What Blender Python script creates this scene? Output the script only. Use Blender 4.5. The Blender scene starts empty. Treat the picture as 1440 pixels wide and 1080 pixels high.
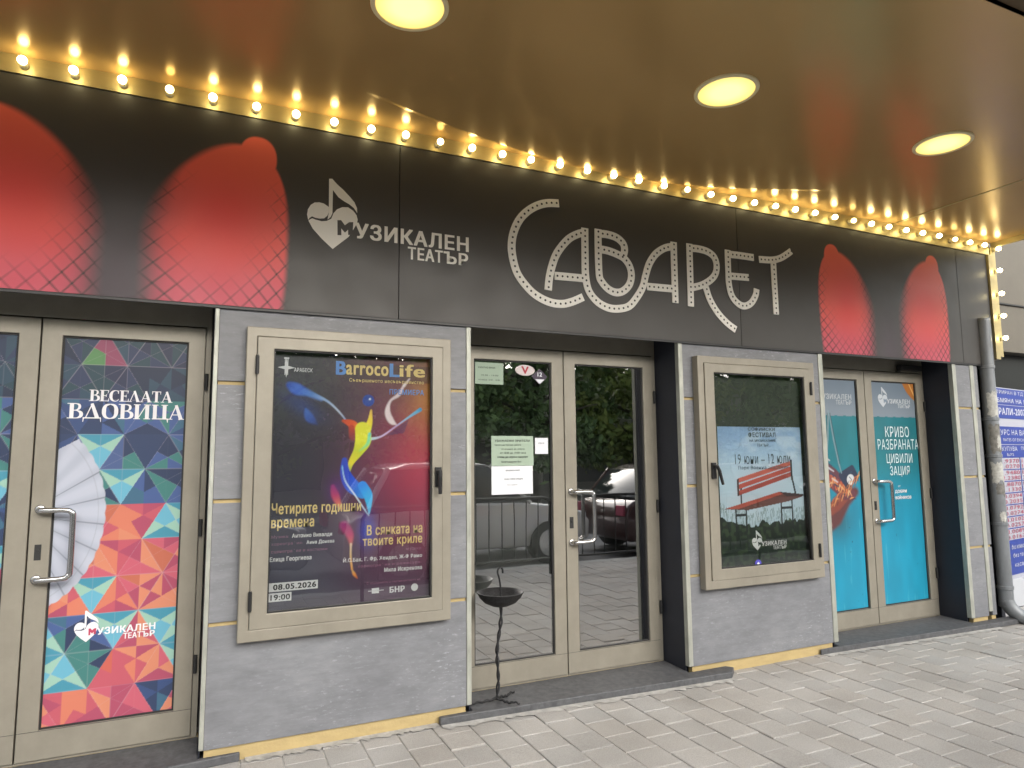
import bpy, bmesh, math, random
import numpy as np
from mathutils import Vector, Matrix
R = math.radians
SC = bpy.context.scene
COL = SC.collection
random.seed(7); np.random.seed(7)

# ------------------------------------------------------------------ camera
cam = bpy.data.cameras.new('camera'); camo = bpy.data.objects.new('camera', cam); COL.objects.link(camo)
YAW, PITCH, ROLL = 0.4286003, 0.1070873, -0.0089669
fwd = Vector((math.sin(YAW)*math.cos(PITCH), math.cos(YAW)*math.cos(PITCH), math.sin(PITCH)))
rgt = Vector((math.cos(YAW), -math.sin(YAW), 0)); upv = rgt.cross(fwd)
c_, s_ = math.cos(ROLL), math.sin(ROLL)
r2 = rgt*c_ + upv*s_; u2 = -rgt*s_ + upv*c_
m4 = Matrix.Identity(4)
for i in range(3):
    m4[i][0], m4[i][1], m4[i][2] = r2[i], u2[i], -fwd[i]
m4.translation = Vector((0, -3.7517, 1.48315))
camo.matrix_world = m4
cam.sensor_width = 36.0; cam.lens = 36.0*946.008/1440.0
cam.clip_start = 0.05; cam.clip_end = 2000
SC.camera = camo

# ------------------------------------------------------------------ world, sun, exposure
w = bpy.data.worlds.new('World'); SC.world = w; w.use_nodes = True
nt = w.node_tree; bg = nt.nodes['Background']
sky = nt.nodes.new('ShaderNodeTexSky'); sky.sky_type = 'NISHITA'; sky.sun_disc = False
sky.sun_elevation = R(24); sky.sun_rotation = R(170); sky.air_density = 1.4; sky.dust_density = 4.0
hs = nt.nodes.new('ShaderNodeHueSaturation'); hs.inputs['Saturation'].default_value = 0.30
nt.links.new(sky.outputs[0], hs.inputs['Color']); nt.links.new(hs.outputs[0], bg.inputs['Color'])
bg.inputs['Strength'].default_value = 0.15
sl = bpy.data.lights.new('sun', 'SUN'); so = bpy.data.objects.new('sun', sl); COL.objects.link(so)
sl.energy = 1.5; sl.angle = R(75); sl.color = (1, .975, .94)
so.rotation_euler = (R(66), 0, R(10)); so.location = (0, -8, 20)
SC.view_settings.view_transform = 'Standard'; SC.view_settings.look = 'None'
SC.view_settings.exposure = 1.12; SC.view_settings.gamma = 1.0

# ------------------------------------------------------------------ helpers
def lin(h):
    if isinstance(h, str):
        h = [int(h[i:i+2], 16)/255 for i in (0, 2, 4)]
    return tuple(c/12.92 if c <= .04045 else ((c+.055)/1.055)**2.4 for c in h)

def mat(name, col, rough=.5, metal=0., spec=.5, emit=None, es=1., noise=None, bump=None, coat=0.):
    """noise=(scale xyz, amount, detail) mottles the base colour; bump=(scale, strength)"""
    m = bpy.data.materials.new(name); m.use_nodes = True
    n = m.node_tree.nodes; l = m.node_tree.links; p = n['Principled BSDF']
    if isinstance(col, str): col = lin(col)
    p.inputs['Base Color'].default_value = (*col, 1)
    p.inputs['Roughness'].default_value = rough; p.inputs['Metallic'].default_value = metal
    p.inputs['Specular IOR Level'].default_value = spec; p.inputs['Coat Weight'].default_value = coat
    if emit:
        p.inputs['Emission Color'].default_value = (*emit, 1); p.inputs['Emission Strength'].default_value = es
    if noise or bump:
        tc = n.new('ShaderNodeTexCoord')
    if noise:
        mp = n.new('ShaderNodeMapping'); mp.inputs['Scale'].default_value = noise[0]
        tx = n.new('ShaderNodeTexNoise'); tx.inputs['Scale'].default_value = 1; tx.inputs['Detail'].default_value = noise[2]
        tx.inputs['Roughness'].default_value = .65
        rp = n.new('ShaderNodeValToRGB'); a = noise[1]
        rp.color_ramp.elements[0].position = .3; rp.color_ramp.elements[1].position = .72
        rp.color_ramp.elements[0].color = (*[c*(1-a) for c in col], 1)
        rp.color_ramp.elements[1].color = (*[min(1, c*(1+a)) for c in col], 1)
        l.new(tc.outputs['Object'], mp.inputs[0]); l.new(mp.outputs[0], tx.inputs['Vector'])
        l.new(tx.outputs['Fac'], rp.inputs[0]); l.new(rp.outputs[0], p.inputs['Base Color'])
    if bump:
        t2 = n.new('ShaderNodeTexNoise'); t2.inputs['Scale'].default_value = bump[0]; t2.inputs['Detail'].default_value = 4
        b = n.new('ShaderNodeBump'); b.inputs['Strength'].default_value = bump[1]; b.inputs['Distance'].default_value = .004
        l.new(tc.outputs['Object'], t2.inputs['Vector']); l.new(t2.outputs['Fac'], b.inputs['Height']); l.new(b.outputs[0], p.inputs['Normal'])
    return m

def colmat(name, rough=.45, spec=.4, grain=0.0):
    """printed surface: colour comes from the print itself, stored per vertex"""
    m = bpy.data.materials.new(name); m.use_nodes = True
    n = m.node_tree.nodes; l = m.node_tree.links; p = n['Principled BSDF']
    a = n.new('ShaderNodeVertexColor'); a.layer_name = 'Print'
    l.new(a.outputs['Color'], p.inputs['Base Color'])
    p.inputs['Roughness'].default_value = rough; p.inputs['Specular IOR Level'].default_value = spec
    if grain:
        # sheet that is not perfectly flat, with uneven sheen
        tc = n.new('ShaderNodeTexCoord'); t = n.new('ShaderNodeTexNoise'); t.inputs['Scale'].default_value = 1.8; t.inputs['Detail'].default_value = 3
        b = n.new('ShaderNodeBump'); b.inputs['Strength'].default_value = grain; b.inputs['Distance'].default_value = .03
        l.new(tc.outputs['Object'], t.inputs['Vector']); l.new(t.outputs['Fac'], b.inputs['Height']); l.new(b.outputs[0], p.inputs['Normal'])
        t3 = n.new('ShaderNodeTexNoise'); t3.inputs['Scale'].default_value = 5; t3.inputs['Detail'].default_value = 7
        mr = n.new('ShaderNodeMapRange'); mr.inputs['To Min'].default_value = rough-.10; mr.inputs['To Max'].default_value = rough+.14
        l.new(tc.outputs['Object'], t3.inputs['Vector']); l.new(t3.outputs['Fac'], mr.inputs[0]); l.new(mr.outputs[0], p.inputs['Roughness'])
    return m

def glassmat(name, refl, tint=(1, 1, 1), wave=0.0):
    m = bpy.data.materials.new(name); m.use_nodes = True
    n = m.node_tree.nodes; l = m.node_tree.links; n.remove(n['Principled BSDF'])
    t = n.new('ShaderNodeBsdfTransparent'); t.inputs[0].default_value = (*tint, 1)
    g = n.new('ShaderNodeBsdfGlossy'); g.inputs['Roughness'].default_value = 0.01; g.inputs['Color'].default_value = (1, 1, 1, 1)
    f = n.new('ShaderNodeFresnel'); f.inputs[0].default_value = 1.5
    a = n.new('ShaderNodeMath'); a.operation = 'MULTIPLY_ADD'; a.inputs[1].default_value = 1.5; a.inputs[2].default_value = refl; a.use_clamp = True
    mx = n.new('ShaderNodeMixShader')
    if wave:
        tc = n.new('ShaderNodeTexCoord'); ns = n.new('ShaderNodeTexNoise'); ns.inputs['Scale'].default_value = 2.2
        b = n.new('ShaderNodeBump'); b.inputs['Strength'].default_value = wave; b.inputs['Distance'].default_value = .01
        l.new(tc.outputs['Object'], ns.inputs['Vector']); l.new(ns.outputs['Fac'], b.inputs['Height']); l.new(b.outputs[0], g.inputs['Normal'])
    l.new(f.outputs[0], a.inputs[0]); l.new(a.outputs[0], mx.inputs[0]); l.new(t.outputs[0], mx.inputs[1]); l.new(g.outputs[0], mx.inputs[2])
    l.new(mx.outputs[0], n['Material Output'].inputs['Surface'])
    return m

def tag(o, label=None, cat=None, group=None, kind=None):
    if label: o['label'] = label
    if cat: o['category'] = cat
    if group: o['group'] = group
    if kind: o['kind'] = kind
    return o

def thing(name, loc, label, cat, group=None):
    o = bpy.data.objects.new(name, None); COL.objects.link(o); o.location = loc
    o.empty_display_size = .1
    return tag(o, label, cat, group)

def root_loc(o):
    v = Vector((0, 0, 0))
    while o is not None:
        v += o.location; o = o.parent
    return v

class MB:
    """collects shapes in world coordinates; build() links them as ONE mesh object under its parent"""
    def __init__(s): s.v = []; s.f = []
    def add(s, vs, fs):
        b = len(s.v); s.v += [tuple(v) for v in vs]; s.f += [tuple(i+b for i in f) for f in fs]; return s
    def box(s, x0, x1, y0, y1, z0, z1):
        return s.add([(x0,y0,z0),(x1,y0,z0),(x1,y1,z0),(x0,y1,z0),(x0,y0,z1),(x1,y0,z1),(x1,y1,z1),(x0,y1,z1)],
                     [(0,3,2,1),(4,5,6,7),(0,1,5,4),(1,2,6,5),(2,3,7,6),(3,0,4,7)])
    def frame(s, x0, x1, z0, z1, y0, y1, l, r, b, t):
        """rectangular frame with mitred look: one closed ring, sides l r b t wide"""
        o = [(x0,z0),(x1,z0),(x1,z1),(x0,z1)]; i = [(x0+l,z0+b),(x1-r,z0+b),(x1-r,z1-t),(x0+l,z1-t)]
        vs = [(x,y0,z) for x,z in o]+[(x,y0,z) for x,z in i]+[(x,y1,z) for x,z in o]+[(x,y1,z) for x,z in i]
        fs = []
        for k in range(4):
            j = (k+1) % 4
            fs += [(k,j,j+4,k+4),(k+8,k+12,j+12,j+8),(k,k+8,j+8,j),(k+4,j+4,j+12,k+12)]
        return s.add(vs, fs)
    def prism(s, poly, y0, y1):
        n = len(poly)
        vs = [(x,y0,z) for x,z in poly]+[(x,y1,z) for x,z in poly]
        fs = [tuple(range(n)), tuple(range(2*n-1, n-1, -1))]+[(k,k+n,(k+1)%n+n,(k+1)%n) for k in range(n)]
        return s.add(vs, fs)
    def tube(s, pts, rad, n=12, cap=True):
        pts = [Vector(p) for p in pts]; rr = rad if isinstance(rad, (list, tuple)) else [rad]*len(pts)
        rings = []; prev = None
        for k, p in enumerate(pts):
            d = (pts[min(k+1, len(pts)-1)]-pts[max(k-1, 0)]).normalized()
            if prev is None:
                a = d.orthogonal().normalized()
            else:
                a = (prev - d*prev.dot(d)); a = a.normalized() if a.length > 1e-6 else d.orthogonal().normalized()
            prev = a; b = d.cross(a)
            rings.append([p+(a*math.cos(t)+b*math.sin(t))*rr[k] for t in [2*math.pi*i/n for i in range(n)]])
        vs = [v for r in rings for v in r]; fs = []
        for k in range(len(pts)-1):
            for i in range(n):
                j = (i+1) % n; fs.append((k*n+i, k*n+j, (k+1)*n+j, (k+1)*n+i))
        if cap: fs += [tuple(range(n-1, -1, -1)), tuple(range((len(pts)-1)*n, len(pts)*n))]
        return s.add(vs, fs)
    def lathe(s, prof, c, n=24, axis='z', cap=True):
        """prof: (radius, height) pairs"""
        vs = []; fs = []
        for r, h in prof:
            for i in range(n):
                t = 2*math.pi*i/n; a, b = r*math.cos(t), r*math.sin(t)
                vs.append((c[0]+a, c[1]+b, c[2]+h) if axis == 'z' else (c[0]+a, c[1]-h, c[2]+b))
        for k in range(len(prof)-1):
            for i in range(n):
                j = (i+1) % n; fs.append((k*n+i, k*n+j, (k+1)*n+j, (k+1)*n+i))
        if cap and prof[0][0] > 1e-5: fs.append(tuple(range(n-1, -1, -1)))
        if cap and prof[-1][0] > 1e-5: fs.append(tuple(range((len(prof)-1)*n, len(prof)*n)))
        return s.add(vs, fs)
    def ribbon(s, pts, width, y0, y1):
        """flat stroke in the wall plane following (x, z) points; width may vary per point"""
        pts = [Vector(p) for p in pts]; ww = width if isinstance(width, (list, tuple)) else [width]*len(pts)
        L = []; Rr = []
        for k, p in enumerate(pts):
            d = pts[min(k+1, len(pts)-1)]-pts[max(k-1, 0)]; d.normalize(); nn = Vector((-d.y, d.x))*ww[k]/2
            L.append(p+nn); Rr.append(p-nn)
        n = len(pts); vs = []
        for y in (y0, y1):
            vs += [(p.x, y, p.y) for p in L]+[(p.x, y, p.y) for p in Rr]
        fs = []; o = 2*n
        for k in range(n-1):
            fs += [(k, k+n, k+1+n, k+1), (k+o, k+1+o, k+1+n+o, k+n+o), (k, k+1, k+1+o, k+o), (k+n, k+n+o, k+1+n+o, k+1+n)]
        fs += [(0, o, n+o, n), (n-1, 2*n-1, 2*n-1+o, n-1+o)]
        return s.add(vs, fs)
    def build(s, name, m, parent=None, bevel=0, smooth=False, off=None, seg=2):
        me = bpy.data.meshes.new(name)
        o0 = root_loc(parent) if parent is not None else Vector(off or (0, 0, 0))
        me.from_pydata([(v[0]-o0.x, v[1]-o0.y, v[2]-o0.z) for v in s.v], [], s.f); me.update()
        if smooth: me.polygons.foreach_set('use_smooth', [True]*len(me.polygons))
        me.materials.append(m)
        bm = bmesh.new(); bm.from_mesh(me); bmesh.ops.recalc_face_normals(bm, faces=bm.faces); bm.to_mesh(me); bm.free()
        o = bpy.data.objects.new(name, me); COL.objects.link(o)
        if parent is not None: o.parent = parent
        else: o.location = o0
        if bevel:
            b = o.modifiers.new('bevel', 'BEVEL'); b.width = bevel; b.segments = seg; b.limit_method = 'ANGLE'; b.angle_limit = R(40)
        return o

def catmull(pts, k=6):
    P = [Vector(p) for p in pts]; out = []
    for i in range(len(P)-1):
        p0 = P[max(i-1, 0)]; p1 = P[i]; p2 = P[i+1]; p3 = P[min(i+2, len(P)-1)]
        for j in range(k):
            t = j/k
            out.append(.5*((2*p1)+(p2-p0)*t+(2*p0-5*p1+4*p2-p3)*t*t+(3*p1-p0-3*p2+p3)*t**3))
    out.append(P[-1]); return out

def sheet(name, xs, zs, y, fn, m, parent):
    """a printed sheet facing the street: fn(X, Z) -> linear rgb (n, 3)"""
    xs = np.asarray(xs, float); zs = np.asarray(zs, float); o0 = root_loc(parent)
    X, Z = np.meshgrid(xs, zs); X = X.ravel(); Z = Z.ravel()
    co = np.stack([X-o0.x, np.full_like(X, y-o0.y), Z-o0.z], 1)
    nx, nz = len(xs), len(zs)
    i = np.arange(nx-1)[None, :]+np.arange(nz-1)[:, None]*nx; i = i.ravel()
    q = np.stack([i, i+1, i+1+nx, i+nx], 1).astype(np.int32)
    me = bpy.data.meshes.new(name); me.vertices.add(len(co)); me.vertices.foreach_set('co', co.ravel())
    me.loops.add(q.size); me.loops.foreach_set('vertex_index', q.ravel())
    me.polygons.add(len(q)); me.polygons.foreach_set('loop_start', np.arange(len(q), dtype=np.int32)*4)
    me.update(calc_edges=True)
    c = np.clip(fn(X, Z), 0, 1); ca = me.color_attributes.new('Print', 'FLOAT_COLOR', 'POINT')
    ca.data.foreach_set('color', np.concatenate([c, np.ones((len(c), 1))], 1).astype(np.float32).ravel())
    me.materials.append(m); me.validate()
    o = bpy.data.objects.new(name, me); COL.objects.link(o); o.parent = parent
    return o

def text_mesh(body, bold=.0, align='LEFT', spacing=1.10, line=1.0, shear=0):
    c = bpy.data.curves.new('lettering', 'FONT'); c.body = body; c.offset = bold; c.align_x = align
    c.resolution_u = 3; c.space_character = spacing; c.space_line = line; c.shear = shear
    o = bpy.data.objects.new('lettering', c); COL.objects.link(o)
    bpy.context.view_layer.update()
    me = bpy.data.meshes.new_from_object(o.evaluated_get(bpy.context.evaluated_depsgraph_get()))
    bpy.data.objects.remove(o); bpy.data.curves.remove(c)
    return me

class Letters:
    """several words of one colour on one carrier become one lettering mesh"""
    def __init__(s): s.mb = MB()
    def word(s, body, x0, x1, z0, z1, y, bold=.02, slant=0., **k):
        me = text_mesh(body, 0., **k)
        a = np.array([v.co[:] for v in me.vertices]); lo = a.min(0); hi = a.max(0)
        if x1 is None: x1 = x0+(hi[0]-lo[0])*(z1-z0)/(hi[1]-lo[1])
        if x0 is None: x0 = x1-(hi[0]-lo[0])*(z1-z0)/(hi[1]-lo[1])
        X = x0+(a[:, 0]-lo[0])/(hi[0]-lo[0])*(x1-x0); Z = z0+(a[:, 1]-lo[1])/(hi[1]-lo[1])*(z1-z0)
        Z = Z+slant*(X-x0)
        par = list(range(len(a)))
        def find(i):
            while par[i] != i: par[i] = par[par[i]]; i = par[i]
            return i
        for e in me.edges: par[find(e.vertices[0])] = find(e.vertices[1])
        ids = {}; yo = [y-.0004*(ids.setdefault(find(i), len(ids)) % 3) for i in range(len(a))]
        fcs = [tuple(p.vertices) for p in me.polygons]
        em = (x1-x0)/(hi[0]-lo[0]); ez = (z1-z0)/(hi[1]-lo[1])
        # heavier weights: the same outlines laid over each other, shifted by a hair
        for q, (a_, b_) in enumerate(((0, 0), (-1, -.5), (1, .5), (-1, .5), (1, -.5)) if bold > .006 else ((0, 0),)):
            s.mb.add([(x+a_*bold*.95*em, yy_-.00005*q, z+b_*bold*.95*ez) for x, yy_, z in zip(X, yo, Z)], fcs)
        bpy.data.meshes.remove(me); return s
    def build(s, name, m, parent): return s.mb.build(name, m, parent)

def copy_tree(o, parent=None, mats=None):
    c = o.copy(); COL.objects.link(c); c.parent = parent
    if mats and c.type == 'MESH' and c.data.materials and c.data.materials[0].name in mats:
        c.data = c.data.copy(); c.data.materials[0] = mats[o.data.materials[0].name]
    for ch in [x for x in bpy.data.objects if x.parent == o]: copy_tree(ch, c, mats)
    return c

# ------------------------------------------------------------------ materials
M = {}
M['alu'] = mat('champagne_aluminium', (.285, .262, .214), .42, .2, noise=((6, 6, 5), .11, 6))
M['alu_dark'] = mat('dark_gap', (.02, .02, .02), .6)
M['trim'] = mat('galvanised_trim', (.42, .43, .38), .45, .35, noise=((20, 20, 6), .22, 4))
M['foam'] = mat('yellow_foam', (.46, .35, .165), .8, noise=((9, 9, 25), .09, 5), bump=(60, .5))
M['reveal'] = mat('dark_slate_reveal', (.018, .021, .032), .55, noise=((3, 3, 3), .15, 3))
M['step'] = mat('black_granite_step', (.088, .090, .096), .6, noise=((26, 26, 26), .35, 7), bump=(90, .25))
M['gold'] = mat('brushed_gold_sheet', (.42, .35, .18), .46, .55, noise=((2, 2, 12), .08, 3))
M['black'] = mat('black_plastic', (.015, .015, .016), .4)
M['steel'] = mat('brushed_steel', (.62, .62, .62), .22, 1.0)
M['iron'] = mat('wrought_iron', (.03, .03, .032), .5, .5, noise=((60, 60, 60), .4, 4), bump=(120, .6))
M['pipe'] = mat('grey_painted_pipe', (.20, .215, .23), .45, .2, noise=((9, 9, 3), .22, 5))
M['paper'] = mat('white_paper', (.74, .76, .80), .7)
M['paper_green'] = mat('pale_green_paper', (.36, .46, .36), .7)
M['ink'] = mat('dark_ink', (.03, .03, .035), .7)
M['cream'] = mat('cream_vinyl', (.84, .82, .76), .5)
M['white'] = mat('white_vinyl', (.75, .75, .77), .5)
M['board'] = mat('black_sign_sheet', (.052, .048, .044), .42)
M['dots'] = mat('black_dots', (.02, .02, .018), .5)
M['print'] = colmat('printed_film', .35)
M['print_sign'] = colmat('printed_sign_sheet', .42, .45, .22)
M['glass_door'] = glassmat('door_glass', .42, (.75, .78, .76), .05)
M['glass_case'] = glassmat('case_glass', .10, (.92, .95, .93), .12)
M['dark_in'] = mat('dim_interior', (.42, .42, .42), .8)
M['ochre'] = mat('ochre_lettering', (.80, .62, .26), .5)
M['blue_l'] = mat('blue_lettering', (.13, .30, .72), .5)
M['grey_l'] = mat('grey_lettering', (.45, .44, .5), .5)
M['pink_l'] = mat('dim_pink_lettering', (.38, .18, .28), .5)
M['rubber'] = mat('rubber', (.015, .015, .015), .7)

# cladding: blue-grey decor board with fine horizontal fibres and pale worn flecks
def cladding():
    m = bpy.data.materials.new('grey_decor_board'); m.use_nodes = True
    n = m.node_tree.nodes; l = m.node_tree.links; p = n['Principled BSDF']
    tc = n.new('ShaderNodeTexCoord')
    def nz(scale, det, rough=.6):
        mp = n.new('ShaderNodeMapping'); mp.inputs['Scale'].default_value = scale
        t = n.new('ShaderNodeTexNoise'); t.inputs['Scale'].default_value = 1; t.inputs['Detail'].default_value = det; t.inputs['Roughness'].default_value = rough
        l.new(tc.outputs['Object'], mp.inputs[0]); l.new(mp.outputs[0], t.inputs['Vector']); return t.outputs['Fac']
    def ramp(src, a, b, ca, cb):
        r = n.new('ShaderNodeValToRGB'); r.color_ramp.elements[0].position = a; r.color_ramp.elements[1].position = b
        r.color_ramp.elements[0].color = (*ca, 1); r.color_ramp.elements[1].color = (*cb, 1); l.new(src, r.inputs[0]); return r.outputs[0]
    def mix(mode, fac, a, b):
        x = n.new('ShaderNodeMixRGB'); x.blend_type = mode
        if isinstance(fac, float): x.inputs[0].default_value = fac
        else: l.new(fac, x.inputs[0])
        l.new(a, x.inputs[1]); l.new(b, x.inputs[2]); return x.outputs[0]
    base = ramp(nz((7, 7, 26), 8, .72), .3, .7, (.184, .190, .205), (.260, .266, .284))
    big = ramp(nz((2.2, 2.2, 3.2), 4), .3, .7, (.74, .74, .75), (1, 1, 1))
    c1 = mix('MULTIPLY', .9, base, big)
    fl = ramp(nz((22, 22, 75), 5, .75), .56, .66, (0, 0, 0), (1, 1, 1))
    reg = ramp(nz((1.6, 1.6, 2.6), 3), .42, .66, (.10, .10, .10), (.85, .85, .85))
    f2 = mix('MULTIPLY', 1.0, fl, reg)
    wht = n.new('ShaderNodeRGB'); wht.outputs[0].default_value = (.38, .39, .42, 1)
    c2 = mix('MIX', f2, c1, wht.outputs[0])
    l.new(c2, p.inputs['Base Color']); p.inputs['Roughness'].default_value = .48
    b = n.new('ShaderNodeBump'); b.inputs['Strength'].default_value = .15; b.inputs['Distance'].default_value = .003
    l.new(nz((8, 8, 90), 6), b.inputs['Height']); l.new(b.outputs[0], p.inputs['Normal'])
    return m
M['clad'] = cladding()

# soffit: brown-gold composite sheet, glossy enough to mirror the lamps
def soffit_mat():
    m = bpy.data.materials.new('glossy_bronze_sheet'); m.use_nodes = True
    n = m.node_tree.nodes; l = m.node_tree.links; p = n['Principled BSDF']
    p.inputs['Base Color'].default_value = (.56, .365, .145, 1); p.inputs['Metallic'].default_value = .42
    p.inputs['Roughness'].default_value = .23; p.inputs['Specular IOR Level'].default_value = .25
    tc = n.new('ShaderNodeTexCoord'); t = n.new('ShaderNodeTexNoise'); t.inputs['Scale'].default_value = 1.6; t.inputs['Detail'].default_value = 2
    b = n.new('ShaderNodeBump'); b.inputs['Strength'].default_value = .06; b.inputs['Distance'].default_value = .02
    l.new(tc.outputs['Object'], t.inputs['Vector']); l.new(t.outputs['Fac'], b.inputs['Height']); l.new(b.outputs[0], p.inputs['Normal'])
    t3 = n.new('ShaderNodeTexNoise'); t3.inputs['Scale'].default_value = 2.2; t3.inputs['Detail'].default_value = 4; t3.inputs['Roughness'].default_value = .5
    mr = n.new('ShaderNodeMapRange'); mr.inputs['From Min'].default_value = .3; mr.inputs['From Max'].default_value = .7; mr.inputs['To Min'].default_value = .225; mr.inputs['To Max'].default_value = .255
    r = n.new('ShaderNodeValToRGB'); r.color_ramp.elements[0].position = .3; r.color_ramp.elements[1].position = .72
    r.color_ramp.elements[0].color = (.565, .365, .145, 1); r.color_ramp.elements[1].color = (.59, .382, .152, 1)
    l.new(tc.outputs['Object'], t3.inputs['Vector']); l.new(t3.outputs['Fac'], mr.inputs[0]); l.new(mr.outputs[0], p.inputs['Roughness'])
    l.new(t3.outputs['Fac'], r.inputs[0]); l.new(r.outputs[0], p.inputs['Base Color'])
    return m
M['soffit'] = soffit_mat()

# ------------------------------------------------------------------ ground
def paver_mat():
    m = bpy.data.materials.new('concrete_pavers'); m.use_nodes = True
    n = m.node_tree.nodes; l = m.node_tree.links; p = n['Principled BSDF']
    a = n.new('ShaderNodeVertexColor'); a.layer_name = 'Print'
    tc = n.new('ShaderNodeTexCoord')
    t = n.new('ShaderNodeTexNoise'); t.inputs['Scale'].default_value = 160; t.inputs['Detail'].default_value = 4; t.inputs['Roughness'].default_value = .8
    r = n.new('ShaderNodeValToRGB'); r.color_ramp.elements[0].position = .32; r.color_ramp.elements[1].position = .70
    r.color_ramp.elements[0].color = (.70, .69, .68, 1); r.color_ramp.elements[1].color = (1.12, 1.12, 1.12, 1)
    t2 = n.new('ShaderNodeTexNoise'); t2.inputs['Scale'].default_value = 1.7; t2.inputs['Detail'].default_value = 6
    r2_ = n.new('ShaderNodeValToRGB'); r2_.color_ramp.elements[0].position = .3; r2_.color_ramp.elements[1].position = .7
    r2_.color_ramp.elements[0].color = (.80, .79, .78, 1); r2_.color_ramp.elements[1].color = (1.05, 1.05, 1.06, 1)
    x = n.new('ShaderNodeMixRGB'); x.blend_type = 'MULTIPLY'; x.inputs[0].default_value = 1
    y = n.new('ShaderNodeMixRGB'); y.blend_type = 'MULTIPLY'; y.inputs[0].default_value = 1
    l.new(tc.outputs['Object'], t.inputs['Vector']); l.new(tc.outputs['Object'], t2.inputs['Vector'])
    l.new(t.outputs['Fac'], r.inputs[0]); l.new(t2.outputs['Fac'], r2_.inputs[0])
    l.new(a.outputs['Color'], x.inputs[1]); l.new(r.outputs[0], x.inputs[2]); l.new(x.outputs[0], y.inputs[1]); l.new(r2_.outputs[0], y.inputs[2])
    l.new(y.outputs[0], p.inputs['Base Color']); p.inputs['Roughness'].default_value = .85
    b = n.new('ShaderNodeBump'); b.inputs['Strength'].default_value = .5; b.inputs['Distance'].default_value = .003
    l.new(t.outputs['Fac'], b.inputs['Height']); l.new(b.outputs[0], p.inputs['Normal'])
    return m
M['paver'] = paver_mat()
M['mortar'] = mat('light_mortar', (.43, .42, .40), .9, noise=((14, 14, 14), .35, 6))
M['asphalt'] = mat('asphalt', (.17, .17, .175), .85, noise=((30, 30, 30), .3, 5))
M['kerb'] = mat('kerb_stone', (.40, .40, .385), .8)

def pavement():
    rng = random.Random(3); vs = []; fs = []; cols = []
    nx0, nx1 = -14, 52
    for ci in range(nx0, nx1):
        x0 = .018+ci*.1963; off = .1 if ci % 2 else 0.
        for ri in range(-1, 21):
            y1 = .05-off-ri*.2; y0 = y1-.2
            if y1 < -4.0: continue
            g = .0022+rng.random()*.002; h = max(-.0012, min(.005, rng.gauss(0.0012, .0018))); tx = max(-.004, min(.004, rng.gauss(0, .0025))); ty = max(-.004, min(.004, rng.gauss(0, .0025)))
            b = .003; k = rng.uniform(.93, 1.06); t = rng.uniform(-.006, .006)
            base = (.440*k+t, .427*k, .408*k-t)
            X0, X1, Y0, Y1 = x0+g, x0+.1963-g, max(y0+g, -4.0), y1-g
            n = len(vs)
            ring = []
            for (ax, ay, az) in ((X0,Y0,-.03),(X1,Y0,-.03),(X1,Y1,-.03),(X0,Y1,-.03)): vs.append((ax, ay, az)); cols.append(tuple(.75*c for c in base))
            def zz(px, py): return h+tx*(px-(X0+X1)/2)*5*.2+ty*(py-(Y0+Y1)/2)*5*.2
            for (ax, ay) in ((X0,Y0),(X1,Y0),(X1,Y1),(X0,Y1)): vs.append((ax, ay, zz(ax, ay)-b)); cols.append(base)
            for (ax, ay) in ((X0+b,Y0+b),(X1-b,Y0+b),(X1-b,Y1-b),(X0+b,Y1-b)): vs.append((ax, ay, zz(ax, ay))); cols.append(base)
            for q in (0, 4):
                for i in range(4):
                    j = (i+1) % 4; fs.append((n+q+i, n+q+j, n+q+4+j, n+q+4+i))
            fs.append((n+8, n+9, n+10, n+11))
    me = bpy.data.meshes.new('pavement'); me.from_pydata(vs, [], fs); me.update()
    ca = me.color_attributes.new('Print', 'FLOAT_COLOR', 'POINT')
    ca.data.foreach_set('color', np.array([(*c, 1) for c in cols], np.float32).ravel())
    me.materials.append(M['paver']); o = bpy.data.objects.new('pavement', me); COL.objects.link(o); tag(o, kind='structure')
    # light gritty joint bed below the pavers, level with the bottom of their chamfer
    tag(MB().box(-9, 16, -4.0, .3, -.2, -.0052).build('paving_bed', M['mortar']), kind='structure')
pavement()
tag(MB().box(-60, 60, -4.16, -4.005, -.3, .0).build('kerb', M['kerb'], bevel=.01), kind='structure')
tag(MB().box(-400, 400, -14.0, -4.165, -.4, -.12).build('road', M['asphalt']), kind='structure')
tag(MB().box(-400, 400, -400, -14.005, -.4, -.0).build('far_pavement', M['kerb']), kind='structure')
tag(MB().add([(-400,-400,-.41),(400,-400,-.41),(400,400,-.41),(-400,400,-.41)], [(0,1,2,3)]).build('ground', M['asphalt']), kind='structure')

# ------------------------------------------------------------------ theatre building
DY = .28                       # door plane depth
FB, FT = 2.275, 3.322          # sign bottom and top
bld = thing('theatre_building', (3, 0, 0), 'grey clad theatre front with three recessed glass doorways under the black sign', 'building')
piers = [(.050, 1.412), (3.026, 4.345), (6.034, 6.233), (6.286, 6.345)]
seams = [.075, .664, 1.270, 1.874, FB-.004]
for i, (a, b) in enumerate(piers):
    for k in range(4):
        z0 = seams[k]+(.010 if k else 0); z1 = seams[k+1]-.010
        if k == 3: z1 = FB-.002
        MB().box(a, b, 0., .03, z0, z1).build('cladding_panel', M['clad'], bld, bevel=.0015)
    MB().box(a+.002, b-.002, .012, .05, .0, FB-.003).build('foam_backing', M['foam'], bld)
    # masonry behind the cladding
    if i < 3: MB().box(a+.004, b-.004, .0505, .5, 0, FB+.2).build('pier_core', M['reveal'], bld)
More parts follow.
